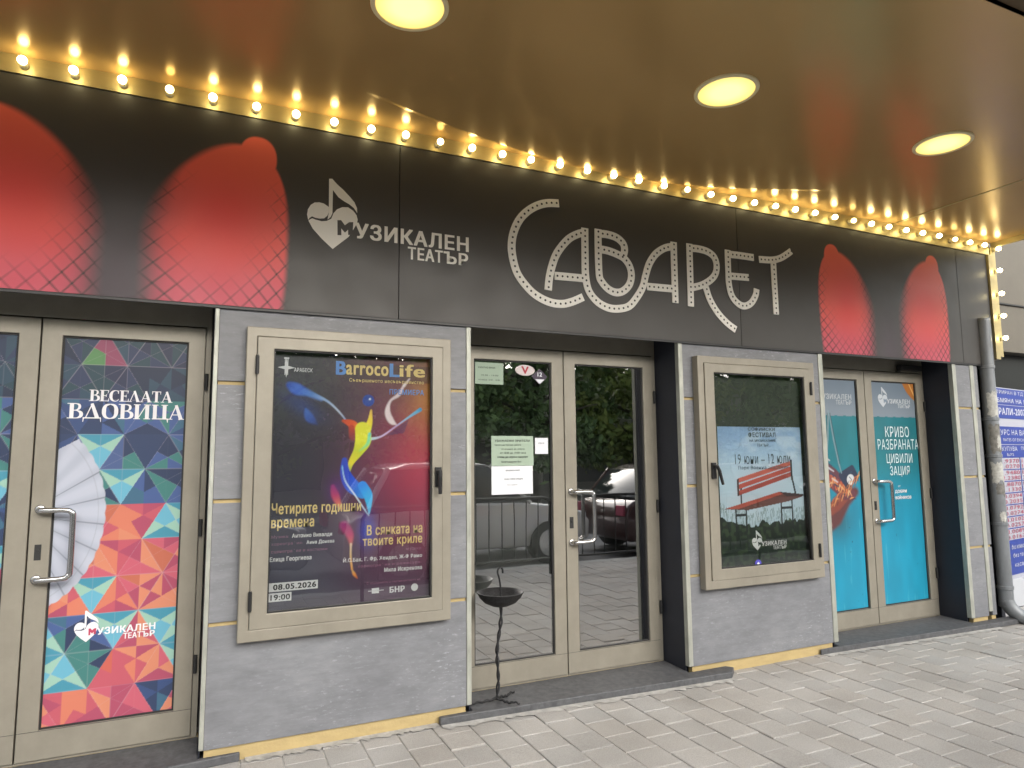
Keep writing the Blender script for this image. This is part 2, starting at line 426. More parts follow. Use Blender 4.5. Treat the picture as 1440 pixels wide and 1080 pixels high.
# corner profiles
for a, b in [(.028, .0495), (1.4125, 1.442), (2.99, 3.0255), (4.3455, 4.391), (5.985, 6.0335), (6.2335, 6.2855)]:
    MB().box(a, b, -.006, .034, .078 if a < 6.2 else .11, FB-.004).build('corner_trim', M['trim'], bld, bevel=.003)
# dark reveals on both sides of each recess
for x, s in [(.030, -1), (1.443, 1), (2.995, -1), (4.391, 1), (5.990, -1)]:
    MB().box(x-.004, x+.004, .0345, .50, .03, FB+.09).build('door_reveal', M['reveal'], bld)
for a, b in [(-1.60, .026), (1.447, 2.991), (4.395, 5.986)]:
    MB().box(a, b, .029, .5, FB+.096, FB+.30).build('lintel', M['reveal'], bld)
    MB().box(a, b, DY-.01, DY+.06, .012, .052).build('door_sill', M['foam'], bld, bevel=.003)
MB().box(-3.2, -1.605, .0, .5, 0, FB+.2).build('side_wall', M['clad'], bld)
MB().box(-3.2, 6.6, .03, .5, FB+.302, 4.2).build('upper_wall', M['reveal'], bld)
MB().box(-3.2, 7.0, 1.5, 1.6, 0, 4.1).build('foyer_wall', M['dark_in'], bld)
MB().box(-3.2, 7.0, .501, 1.499, -.10, .02).build('foyer_floor', M['dark_in'], bld)
MB().box(-3.2, 7.0, .501, 1.499, 2.9, 3.0).build('foyer_ceiling', M['dark_in'], bld)
MB().box(-3.3, -3.201, .0, 3.3, 0, 4.1).build('foyer_wall', M['dark_in'], bld)
MB().box(7.001, 7.1, .9, 3.3, 0, 4.1).build('foyer_wall', M['dark_in'], bld)

# granite steps
def step(poly, label):
    m = MB()
    n = len(poly); m.add([(x, y, 0.004) for x, y in poly]+[(x, y, z) for x, y, z in [(p[0], p[1], .046+(.008 if p[1] > 0 else 0)) for p in poly]],
          [tuple(range(n-1, -1, -1)), tuple(range(n, 2*n))]+[(k, (k+1) % n, (k+1) % n+n, k+n) for k in range(n)])
    o = m.build('doorstep', M['step'], None, bevel=.006, off=(sum(p[0] for p in poly)/n, 0, 0))
    tag(o, label, 'step')
step([(-2.2,-.20),(.215,-.02),(.215,-.001),(.026,-.001),(.026,.265),(-2.2,.265)], 'dark grey doorstep below the colourful triangle patterned doors')
step([(1.245,-.035),(3.245,-.125),(3.33,-.05),(3.30,-.001),(2.989,-.001),(2.989,.265),(1.449,.265),(1.449,-.001),(1.245,-.001)], 'dark granite doorstep under the clear glass double door')
step([(4.20,-.01),(6.19,-.10),(6.52,-.10),(6.52,-.001),(5.984,-.001),(5.984,.265),(4.397,.265),(4.397,-.001),(4.20,-.001)], 'dark granite doorstep under the turquoise double door beside the drainpipe')
# pale mortar smeared along the steps
rng = random.Random(5)
def mortar(x0, x1, ya, yb, label):
    m = MB(); n = 60; top = []; bot = []
    for i in range(n+1):
        t = i/n; x = x0+(x1-x0)*t; y = ya+(yb-ya)*t
        top.append((x, y+.012)); bot.append((x, y-.016-.045*abs(math.sin(i*1.7)*math.cos(i*.6))-rng.random()*.014))
    vs = [(a[0], a[1], .0075) for a in top]+[(a[0], a[1], .0065) for a in bot]
    m.add(vs, [(i, i+n+1, i+n+2, i+1) for i in range(n)])
    tag(m.build('mortar_smear', M['mortar'], None), label, 'mortar', kind='stuff')
mortar(1.25, 3.25, -.045, -.135, 'pale mortar smeared along the front of the middle doorstep')
mortar(4.22, 6.2, -.02, -.11, 'pale mortar smeared along the front of the far doorstep')
mortar(.24, 1.24, -.001, -.001, 'pale mortar smeared at the foot of the wall left of the middle doorstep')

# ------------------------------------------------------------------ prints
def H(h): return np.array(lin(h))
def sm(a, b, x):
    t = np.clip((x-a)/(b-a), 0, 1); return t*t*(3-2*t)
def blend(c, col, a): return c*(1-a[:, None])+np.asarray(col)*a[:, None]
def seg_dist(X, Z, pts, ws):
    """signed closeness to a stroke of varying width, and the run along it 0..1"""
    best = np.full(X.shape, 9.); run = np.zeros(X.shape); n = len(pts)-1
    for i in range(n):
        ax, az = pts[i]; bx, bz = pts[i+1]; dx, dz = bx-ax, bz-az; L = dx*dx+dz*dz+1e-12
        t = np.clip(((X-ax)*dx+(Z-az)*dz)/L, 0, 1); d = np.hypot(X-ax-t*dx, Z-az-t*dz)-(ws[i]*(1-t)+ws[i+1]*t)/2
        k = d < best; best = np.where(k, d, best); run = np.where(k, (i+t)/n, run)
    return best, run
def inpoly(X, Z, poly):
    r = np.zeros(X.shape, bool); n = len(poly)
    for i in range(n):
        x0, z0 = poly[i]; x1, z1 = poly[(i+1) % n]
        if z0 == z1: continue
        c = ((z0 > Z) != (z1 > Z)) & (X < (x1-x0)*(Z-z0)/(z1-z0)+x0); r ^= c
    return r
def vnoise(X, Z, s, seed=0):
    a = X*s; b = Z*s; i = np.floor(a).astype(int); j = np.floor(b).astype(int); f = a-i; g = b-j
    f = f*f*(3-2*f); g = g*g*(3-2*g)
    def h(p, q): v = np.sin(p*127.1+q*311.7+seed*74.7)*43758.5453; return v-np.floor(v)
    return (h(i,j)*(1-f)+h(i+1,j)*f)*(1-g)+(h(i,j+1)*(1-f)+h(i+1,j+1)*f)*g

# the sign: red fishnet knees on black
def knee(X, Z, c, cx, half, top, flip, tip, net):
    """flip=+1: soft edge on the left, crisp edge on the right"""
    zm = 2.60; u = ((X-cx)*flip-.095*np.clip((Z-zm)/(top-zm), 0, 1)**1.5)/half
    v = np.where(Z > zm, (Z-zm)/(top-zm), (zm-Z)/(zm-2.0))
    # an egg leaning towards the crisp side
    d = np.where(Z > zm, (np.abs(u)**2.0+np.abs(v)**2.0)**.5, (np.abs(u)**2.+np.abs(v*(.30+.32*sm(-.3, .3, u)))**2.)**.5)
    soft = (.08+.24*sm(.2, -.6, u))*(1-.72*sm(2.72, 3.02, Z))
    a = 1-sm(1-soft, 1+soft*.30, d)
    tx, tz, tr = tip
    # the knee-cap lobe sits on top, its lower outer corner nicked
    lx = (X-tx)*flip/tr; lz = (Z-tz)/(tr*1.25); at = 1-sm(.93, 1.02, (np.abs(lx)**2.2+np.abs(lz)**2.2)**(1/2.2))
    a = np.maximum(a, at)
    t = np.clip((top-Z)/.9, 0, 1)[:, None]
    col = H('ec6a55')*(1-t)+H('e24444')*t  # printed red, lifted towards the top to make up for canopy shade
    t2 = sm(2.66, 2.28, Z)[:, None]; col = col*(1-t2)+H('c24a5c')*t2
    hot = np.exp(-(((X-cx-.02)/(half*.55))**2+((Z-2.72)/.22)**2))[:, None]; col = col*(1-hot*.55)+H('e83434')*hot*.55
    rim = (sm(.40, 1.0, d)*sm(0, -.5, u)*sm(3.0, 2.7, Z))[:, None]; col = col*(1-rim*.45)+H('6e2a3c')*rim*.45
    c = c*(1-a[:, None])+col*a[:, None]
    # fishnet: two families of curved threads, dense towards the edges and the bottom
    bend = .10*(u**2)
    p = (X*1.0+bend*.3); q = Z*.93+bend*flip*.12
    wv = .0055+.003*sm(2.7, 2.3, Z)
    def thread(f):
        f = f/net; f = np.abs(f-np.round(f))*net; return 1-sm(wv*.45, wv*1.1, f)
    th = np.maximum(thread(p+q), thread(p-q))
    kn = np.clip(thread(p+q)*thread(p-q)*1.6, 0, 1)
    wgt = np.clip(sm(2.74, 2.40, Z)*.8*sm(.25, .8, np.abs(u))+sm(2.47, 2.30, Z)*.6+sm(.70, .92, d)*sm(3.02, 2.80, Z)*.8, 0, 1)
    wgt = wgt*(1-sm(.92, 1.12, d))
    return blend(c, H('2a1a1c'), np.clip(np.maximum(th*.7, kn)*wgt, 0, 1))
def sign_art(X, Z):
    c = np.tile(np.array((.052, .048, .044)), (len(X), 1))
    g = np.exp(-((X+.42)/.25)**2-((Z-2.3)/.4)**2); c = blend(c, H('443640'), g*.8)
    g = np.exp(-((X-5.18)/.16)**2-((Z-2.3)/.4)**2); c = blend(c, H('443640'), g*.8)
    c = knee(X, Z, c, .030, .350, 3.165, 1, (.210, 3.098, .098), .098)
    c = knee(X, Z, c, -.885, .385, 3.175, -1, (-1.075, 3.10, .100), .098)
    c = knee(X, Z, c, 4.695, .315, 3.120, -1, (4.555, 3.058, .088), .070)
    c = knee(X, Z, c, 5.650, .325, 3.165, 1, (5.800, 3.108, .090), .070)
    return c

sign = thing('sign_board', (3, 0, FB), 'black theatre name board with white lettering and red fishnet knees above the doors', 'sign')
brk = [-3.2, -1.58, .993, 3.567, 6.145, 6.60]
for i in range(5):
    a, b = brk[i]+.0015, brk[i+1]-.0015
    MB().box(a, b, -.012, .028, FB, FT).build('board_panel', M['board'], sign, bevel=.001)
    xs = [a+.002]
    while xs[-1] < b-.002:
        x = xs[-1]; fine = (-1.30 < x < .45) or (4.30 < x < 6.05); xs.append(x+(.0055 if fine else .05))
    xs[-1] = b-.002
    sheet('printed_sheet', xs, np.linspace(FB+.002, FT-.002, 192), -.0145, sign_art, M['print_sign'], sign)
MB().box(-3.2, 6.60, -.016, -.004, FB-.014, FB-.001).build('bottom_edge', M['black'], sign)

CAB = [[(2.054,3.126),(1.963,3.113),(1.886,3.081),(1.817,3.031),(1.764,2.968),(1.726,2.884),(1.712,2.8),(1.72,2.718),(1.746,2.632),(1.797,2.563),(1.87,2.501),(1.968,2.462),(2.06,2.456),(2.139,2.477),(2.223,2.516)],
[(1.966,2.538),(1.975,2.615),(1.995,2.694),(2.027,2.775),(2.076,2.845),(2.132,2.902),(2.197,2.939),(2.235,2.951)],
[(2.247,2.985),(2.245,2.801),(2.246,2.657),(2.269,2.56),(2.332,2.494),(2.414,2.461),(2.498,2.461),(2.583,2.487),(2.646,2.552),(2.698,2.631),(2.725,2.715),(2.76,2.802),(2.817,2.877),(2.892,2.927),(2.958,2.947)],
[(2.974,2.982),(2.972,2.749),(2.971,2.542)], [(2.735,2.637),(2.955,2.642)], [(2.015,2.637),(2.228,2.642)],
[(2.35,2.992),(2.348,2.857),(2.35,2.683),(2.369,2.634),(2.418,2.589),(2.476,2.571),(2.535,2.585),(2.588,2.635),(2.608,2.703),(2.593,2.768),(2.551,2.815),(2.492,2.838),(2.425,2.852),(2.368,2.855)],
[(2.366,2.963),(2.428,2.964),(2.496,2.952),(2.546,2.918),(2.558,2.875),(2.546,2.83)],
[(3.114,2.988),(3.111,2.748),(3.107,2.529)],
[(3.13,2.957),(3.203,2.959),(3.28,2.948),(3.337,2.915),(3.357,2.854),(3.34,2.788),(3.288,2.736),(3.209,2.693),(3.127,2.668)],
[(3.247,2.684),(3.281,2.594),(3.345,2.506),(3.43,2.434),(3.511,2.39)],
[(3.716,2.956),(3.581,2.956),(3.482,2.953)],
[(3.467,2.985),(3.464,2.833),(3.466,2.722),(3.491,2.637),(3.549,2.586),(3.609,2.575),(3.673,2.605),(3.719,2.666),(3.732,2.716)],
[(3.482,2.789),(3.658,2.796)], [(3.772,2.949),(3.897,2.958),(3.986,2.982),(4.066,3.026),(4.106,3.053)], [(3.914,2.940),(3.916,2.536)]]
lt = MB(); dt = MB()
for i, p in enumerate(CAB):
    q = catmull(p, 5) if len(p) > 2 else [Vector(p[0]), Vector(p[1])]
    e = .0004*(i % 4)
    lt.ribbon([(v.x, v.y) for v in q], .052, -.0205-e, -.0148)
    # bulb-like black dots evenly along the stroke
    acc = .018; tot = 0
    for a, b in zip(q[:-1], q[1:]):
        L = (b-a).length
        while acc <= tot+L:
            c = a+(b-a)*((acc-tot)/L)
            dt.add([(c.x+.0075*math.cos(t), -.0226, c.y+.0075*math.sin(t)) for t in [k*math.pi/4 for k in range(8)]], [tuple(range(8))]); acc += .0375
        tot += L
o = lt.build('lettering', M['cream'], sign); o['label'] = 'cream marquee style lettering'
dt.build('lettering_dots', M['dots'], o)

FLAG = [(.586,3.045),(.603,3.048),(.631,3.02),(.667,2.992),(.704,2.957),(.729,2.93),(.744,2.898),(.746,2.869),(.726,2.896),(.701,2.913),(.668,2.928),(.639,2.946),(.608,2.983),(.608,2.848),(.599,2.825),(.582,2.807),(.585,2.83),(.588,2.849)]
LOBE = [(.471,2.821),(.475,2.851),(.49,2.879),(.51,2.895),(.535,2.9),(.559,2.897),(.5875,2.881),(.5875,2.849),(.581,2.83),(.564,2.812),(.54,2.807),(.516,2.808),(.498,2.814),(.485,2.803),(.478,2.79)]
BODY = [(.479,2.787),(.487,2.795),(.500,2.803),(.516,2.798),(.551,2.793),(.578,2.799),(.602,2.815),(.614,2.849),(.633,2.874),(.662,2.891),(.694,2.895),(.723,2.879),(.742,2.856),(.749,2.831),(.746,2.808),(.721,2.76),(.7,2.723),(.658,2.684),(.613,2.642),(.553,2.693),(.503,2.745)]
LINK = [(.4712,2.82),(.478,2.79),(.485,2.803),(.4795,2.787)]
EMM = [(.636,2.811),(.656,2.814),(.678,2.787),(.7,2.808),(.724,2.812),(.722,2.737),(.697,2.734),(.696,2.764),(.679,2.745),(.658,2.766),(.659,2.727),(.638,2.725)]
def emblem(parent, x, z, s, y, m, mdark):
    """heart with a note, and the theatre's name beside it; (x, z) is the lower left of the heart"""
    f = lambda P: [(x+(a-.471)*s, z+(b-2.642)*s) for a, b in P]
    e = MB()
    for P in (FLAG, LOBE, BODY): e.prism(f(P), y, y+.0006)
    o = e.build('emblem', m, parent)
    MB().prism(f(EMM), y-.0012, y-.0004).build('emblem_letter', mdark, parent)
    L = Letters()
    L.word('УЗИКАЛЕН', x+.268*s, x+.949*s, z+.080*s, z+.170*s, y, .035)
    L.word('ТЕАТ', x+.575*s, x+.785*s, z-.006*s, z+.066*s, y, .035); L.word('ЬР', x+.816*s, x+.945*s, z-.006*s, z+.066*s, y, .035)
    L.mb.box(x+.792*s, x+.819*s, y-.0003, y+.0006, z+.0540*s, z+.0665*s)     # the bar of the hard sign
    L.build('name_lettering', m, parent)
emblem(sign, .471, 2.642, 1.0, -.0190, M['cream'], M['board'])

# ------------------------------------------------------------------ canopy, gold strip, bulbs, ceiling lights
CZ = lambda x: float(np.interp(x, [-3, 1.2, 1.8, 2.45, 3.1, 3.9, 5, 6.6, 8], [3.412, 3.413, 3.408, 3.400, 3.408, 3.425, 3.437, 3.447, 3.452]))
can = thing('canopy', (2.5, -1, 3.42), 'glossy bronze canopy ceiling over the pavement with round downlights', 'canopy')
def soffit(x0, x1, nx, ny, name):
    xs = np.linspace(x0, x1, nx); ys = np.concatenate([np.linspace(-2.15, -.7, 14)[:-1], np.linspace(-.7, .02, ny)])
    vs = []; fs = []
    for y in ys:
        for x in xs:
            # the sheet sags along a bowed line in the middle of the front
            arc = -.055-.105*(x-2.45)**2
            env = max(0, 1-abs((x-2.45)/1.75)**2.2)
            d = y-arc
            if d <= 0: sag = max(0, 1+d/.75)**2
            else: sag = max(0, 1-d/.012)
            vs.append((x, y, CZ(x)-.030*env*sag-.004*math.sin(x*1.7)*max(0, min(1, -y))))
    n = nx
    for j in range(len(ys)-1):
        for i in range(nx-1): fs.append((j*n+i, (j+1)*n+i, (j+1)*n+i+1, j*n+i+1))
    m = MB().add(vs, fs); o = m.build(name, M['soffit'], can, smooth=True)
    return o
soffit(-3.2, 5.312, 240, 74, 'soffit_sheet'); soffit(5.318, 6.70, 12, 20, 'soffit_sheet')
MB().box(-3.2, 6.72, -2.42, -2.152, 3.43, 3.75).build('front_edge', mat('bronze_edge', (.13, .085, .038), .6, .3), can, bevel=.004)
MB().box(5.309, 5.321, -2.15, .0, CZ(5.315)-.0045, CZ(5.315)+.004).build('joint_strip', M['gold'], can)
MB().box(6.705, 6.722, -2.15, .0, 3.40, 3.75).build('side_edge', M['gold'], can, bevel=.002)
MB().box(-3.2, 6.70, -2.15, .02, 3.60, 3.74).build('roof_slab', M['reveal'], can)

rail = thing('gold_light_strip', (3, -.01, 3.32), 'gold metal strip carrying the bulbs along the top and end of the black sign', 'metal strip')
n = 60; vs = []; xs = np.linspace(-3.2, 6.64, n)
for x in xs: vs += [(x, -.022, FT), (x, -.022, CZ(x)+.03), (x, .02, FT), (x, .02, CZ(x)+.03)]
fs = []
for i in range(n-1):
    a = i*4; fs += [(a, a+4, a+5, a+1), (a, a+2, a+6, a+4)]
MB().add(vs, fs).build('strip', M['gold'], rail)
MB().box(6.602, 6.665, -.034, .02, 2.33, FT-.001).build('end_post', M['gold'], rail, bevel=.003)
MB().box(6.666, 6.735, -.02, .02, 2.36, 3.40).build('end_flange', M['gold'], rail, bevel=.002)

M['bulb'] = mat('lit_warm_bulb', (1, .9, .6), .3, emit=(1, .84, .42), es=13.0)
M['bulb_dim'] = mat('lit_warm_bulb_weak', (1, .85, .5), .3, emit=(1, .78, .32), es=4.0)
M['socket'] = mat('cream_bulb_socket', (.65, .58, .36), .4)
bulb = thing('light_bulb', (0, 0, 0), 'lit round warm bulb in the row along the top of the black sign', 'light bulb', 'bulbs along the top edge of the sign')
pr = []
for k in range(11):
    t = math.pi*k/10; pr.append((max(.0205*math.sin(t), 1e-6 if k in (0, 10) else 0), .050-.0205*math.cos(t)))
MB().lathe(pr, (0, 0, 0), 18, 'y').build('bulb_glass', M['bulb'], bulb, smooth=True)
MB().lathe([(.020, 0), (.019, .012), (.014, .028), (.012, .032)], (0, 0, 0), 14, 'y').build('socket', M['socket'], bulb, smooth=True)
bx = list(-.642-.2055*np.arange(4, 0, -1))+[-.642,-.434,-.228,-.022,.188,.395,.603,.81,1.014,1.222,1.428,1.632,1.833,2.042,2.246,2.452,2.657,2.867,3.072,3.282,3.493,3.704,3.912,4.119,4.33,4.551,4.768,4.979,5.193,5.409,5.627,5.848,6.065,6.283,6.497]
for i, x in enumerate(bx):
    b = bulb if i == 0 else copy_tree(bulb, None, {'lit_warm_bulb': M['bulb_dim']} if i in (6, 13, 22, 30, 36) else None)
    b.location = (x, -.0225, 3.362 if x < 3.2 else 3.362+.024*min(1, (x-3.2)/2.5)); b.rotation_euler = (R(random.uniform(-4, 4)), 0, R(random.uniform(-4, 4)))
for i, (x, z) in enumerate([(6.712,3.375),(6.70,3.165),(6.70,2.946),(6.70,2.736),(6.70,2.528)]):
    b = copy_tree(bulb); b.location = (x-.005, -.0225, z)
    b['label'] = 'lit round warm bulb in the vertical row down the right end of the sign'; b['group'] = 'bulbs down the right end of the sign'

def lamp_mat():
    m = bpy.data.materials.new('lit_lamp_diffuser'); m.use_nodes = True
    n = m.node_tree.nodes; l = m.node_tree.links; p = n['Principled BSDF']; p.inputs['Base Color'].default_value = (.25, .22, .12, 1); p.inputs['Roughness'].default_value = .5
    tc = n.new('ShaderNodeTexCoord'); mp = n.new('ShaderNodeMapping'); mp.inputs['Scale'].default_value = (6.6, 6.6, 0)
    g = n.new('ShaderNodeTexGradient'); g.gradient_type = 'SPHERICAL'; r = n.new('ShaderNodeValToRGB')
    e = r.color_ramp.elements; e[0].position = 0; e[0].color = (.98, .70, .16, 1); e[1].position = .55; e[1].color = (1, .86, .40, 1)
    l.new(tc.outputs['Object'], mp.inputs[0]); l.new(mp.outputs[0], g.inputs[0]); l.new(g.outputs['Fac'], r.inputs[0]); l.new(r.outputs[0], p.inputs['Emission Color'])
    p.inputs['Emission Strength'].default_value = .60
    return m
M['lamp'] = lamp_mat()
M['lamp_ring'] = mat('lamp_ring', (.80, .70, .42), .4, .0)
def downlight(x, y, label):
    z = CZ(x)-.004*math.sin(x*1.7)-.0045; L = thing('ceiling_light', (x, y, z), label, 'ceiling light')
    MB().lathe([(.147, -.006), (.163, -.006), (.167, -.002), (.167, .006), (.147, .006), (.147, -.006)], (x, y, z), 48, cap=False).build('ring', M['lamp_ring'], L, smooth=False)
    MB().lathe([(1e-6, -.0045), (.06, -.0042), (.146, -.003)], (x, y, z), 48, cap=False).build('diffuser', M['lamp'], L)
downlight(.735, -1.125, 'round yellow downlight nearest the camera, cut by the top of the photo')
downlight(2.455, -1.15, 'round yellow downlight in the bronze ceiling, middle one of three')
downlight(4.175, -1.19, 'round yellow downlight farthest away, beside the ceiling joint near the sign end')

# ------------------------------------------------------------------ doors
def double_door(x0, x1, label, films, glassm):
    xm = (x0+x1)/2; d = thing('double_door', (xm, DY, .05), label, 'double door')
    MB().frame(x0, x1, .052, FB+.094, DY-.012, DY+.06, .028, .028, .008, .165).build('frame', M['alu'], d, bevel=.003)
    for k, (a, b) in enumerate([(x0+.030, xm-.0035), (xm+.0035, x1-.030)]):
        z0, z1 = .064, 2.196
        sl_, sr = (.088, .083) if k == 1 else (.083, .088)
        lf = MB().frame(a, b, z0, z1, DY-.02, DY+.03, sl_, sr, .135, .082).build('door_leaf', M['alu'], d, bevel=.003)
        MB().frame(a+sl_-.0005, b-sr+.0005, z0+.1345, z1-.0815, DY-.008, DY+.02, .009, .009, .009, .009).build('glazing_bead', M['alu_dark'], lf)
        MB().add([(a+sl_+.008, DY, z0+.142), (b-sr-.008, DY, z0+.142), (b-sr-.008, DY, z1-.09), (a+sl_+.008, DY, z1-.09)], [(0, 1, 2, 3)]).build('glass', glassm, lf)
        # weatherbar line at the bottom rail joint
        MB().box(a, b, DY-.0215, DY-.019, z0+.1325, z0+.1340).build('rail_seam', M['alu_dark'], lf)
        hx = (b-.004) if k == 0 else (a+.002)
        ex = b if k == 1 else a
        for hz in (.42, 1.12, 1.90):
            MB().tube([(ex+(.011 if k else -.011), DY-.026, hz-.045), (ex+(.011 if k else -.011), DY-.026, hz+.045)], .009, 10).build('hinge', M['alu_dark'], lf)
        if k == 1:
            cx = a+.040
            pts = [(cx, DY-.02, 1.245), (cx+.005, DY-.060, 1.243), (cx+.030, DY-.072, 1.242), (cx+.115, DY-.074, 1.240), (cx+.139, DY-.074, 1.228), (cx+.146, DY-.074, 1.20), (cx+.146, DY-.074, .955), (cx+.139, DY-.074, .925), (cx+.115, DY-.074, .912), (cx+.030, DY-.072, .91), (cx+.005, DY-.060, .909), (cx, DY-.02, .908)]
            MB().tube([tuple(v) for v in catmull(pts, 4)], .0135, 14).lathe([(.022, 0), (.022, .008), (.014, .010)], (cx, DY-.0205, 1.245), 18, 'y').lathe([(.022, 0), (.022, .008), (.014, .010)], (cx, DY-.0205, .908), 18, 'y').build('handle', M['steel'], lf, smooth=True)
            MB().box(cx-.014, cx+.014, DY-.0235, DY-.0195, 1.0, 1.075).lathe([(.008, 0), (.008, .006)], (cx, DY-.0235, 1.045), 12, 'y').build('lock', M['alu_dark'], lf, bevel=.001)
        if films and films[k]: films[k](a+sl_+.008, b-sr-.008, z0+.142, z1-.09, lf)
    return d

# triangle pattern of the left doors
PAL = {'cool': ['2c4f8c','26406f','2f6f93','3a5fa6','223a66','2f8a86','43619f','1d3a5e'], 'dark': ['22385f','1d2f52','27506a','2b3c68','1f4a5a','263058'],
       'hot': ['e2583f','ef7a52','d94a63','c23a66','f08a5c','e0506e','d8663f','a83a68'], 'cyan': ['55bfe0','1c9fbe','9fd6c0']}
PALL = {k: np.array([lin(c) for c in v]) for k, v in PAL.items()}
def tri_art(shift):
    def f(X, Z):
        s = .207; hgt = s*.866
        u = (X+.38+shift)/s; v = (Z-.18)/hgt
        j = np.floor(v).astype(int); fv = v-j; uu = u-.5*v
        i = np.floor(uu).astype(int); fu = uu-i
        up = (fu+fv) < 1
        l1 = np.where(up, fu, 1-fu); l2 = np.where(up, fv, 1-fv); l0 = 1-l1-l2
        l = np.stack([l0, l1, l2], 1); mx = l.argmax(1); mn = l.argmin(1); srt = np.sort(l, 1)
        def h(*k):
            t = sum(a*b for a, b in zip(k, (127.1, 311.7, 74.7, 269.5, 183.3))); t = np.sin(t+shift*9)*43758.5453; return t-np.floor(t)
        ht = h(i, j, up*1.0); hp = h(i, j, up*1.0, mx*1.0, mn*1.0)
        xc = (i+.33+.5*j)*s-.38-shift; zc = .18+(j+.4)*hgt
        hot = (zc < 1.20+.35*(xc+.30)) & ~((xc < -.45) & (zc > .42) & (zc < .78)) & (ht > .10)
        hot |= (ht > .965)
        dark = zc > 1.72
        out = np.zeros((len(X), 3))
        for nm, msk in (('cool', ~hot & ~dark), ('dark', ~hot & dark), ('hot', hot)):
            P = PALL[nm]; idx = np.floor((hp*.38+ht*.62)*len(P)).astype(int) % len(P); out[msk] = P[idx[msk]]
        cy = ((ht > .78) & (ht < .93)) & ~dark
        kind = np.where(mx == (2 if True else 0), 0, np.where(mn == 2, 1, 2)); out[cy] = PALL['cyan'][kind[cy]]
        gr = (h(i, j, up*1.0, mx*3.0) > .985) & dark; out[gr] = lin('5d9f58')
        ln = 1-sm(.004, .018, srt[:, 0]); ln2 = (1-sm(.004, .016, srt[:, 1]-srt[:, 0]))*(ht > .35)+(1-sm(.004, .016, srt[:, 2]-srt[:, 1]))*(ht > .6)
        out = blend(out, H('d9c9d6'), np.clip(ln*.26*(ht > .4)+ln2*.16, 0, .3))
        g = out.mean(1, keepdims=True); return (out*.80+g*.20)*.72+.014
    return f
def fan_art(base, cx, cz, right):
    def f(X, Z):
        c = base(X, Z); dx = X-cx; dz = (Z-cz)*.743; r = np.hypot(dx*1.0, dz)*1.15; th = np.arctan2(dz, dx)
        edge = .405+.006*np.abs(np.sin(th*22)); a = (1-sm(edge-.003, edge+.002, r))*1.0
        if right: a = a*(Z < 1.588+(X+.583)*.62)
        fold = np.abs(((th+.12)*11/math.pi) % 1-.5)*2
        col = np.tile(H('b3b8c6'), (len(X), 1)); col = blend(col, H('9ea4b4'), sm(.2, .9, fold)*.55*(r > .16))
        line = (1-sm(.0, .10, 1-fold))*(th < .55) + 0*th; col = blend(col, H('6c7078'), np.clip(line, 0, 1)*.8)
        ring = (1-sm(.001, .004, np.abs(r-.372)))*.35; col = blend(col, H('8a8e98'), ring)
        return blend(c, col, a)
    return f
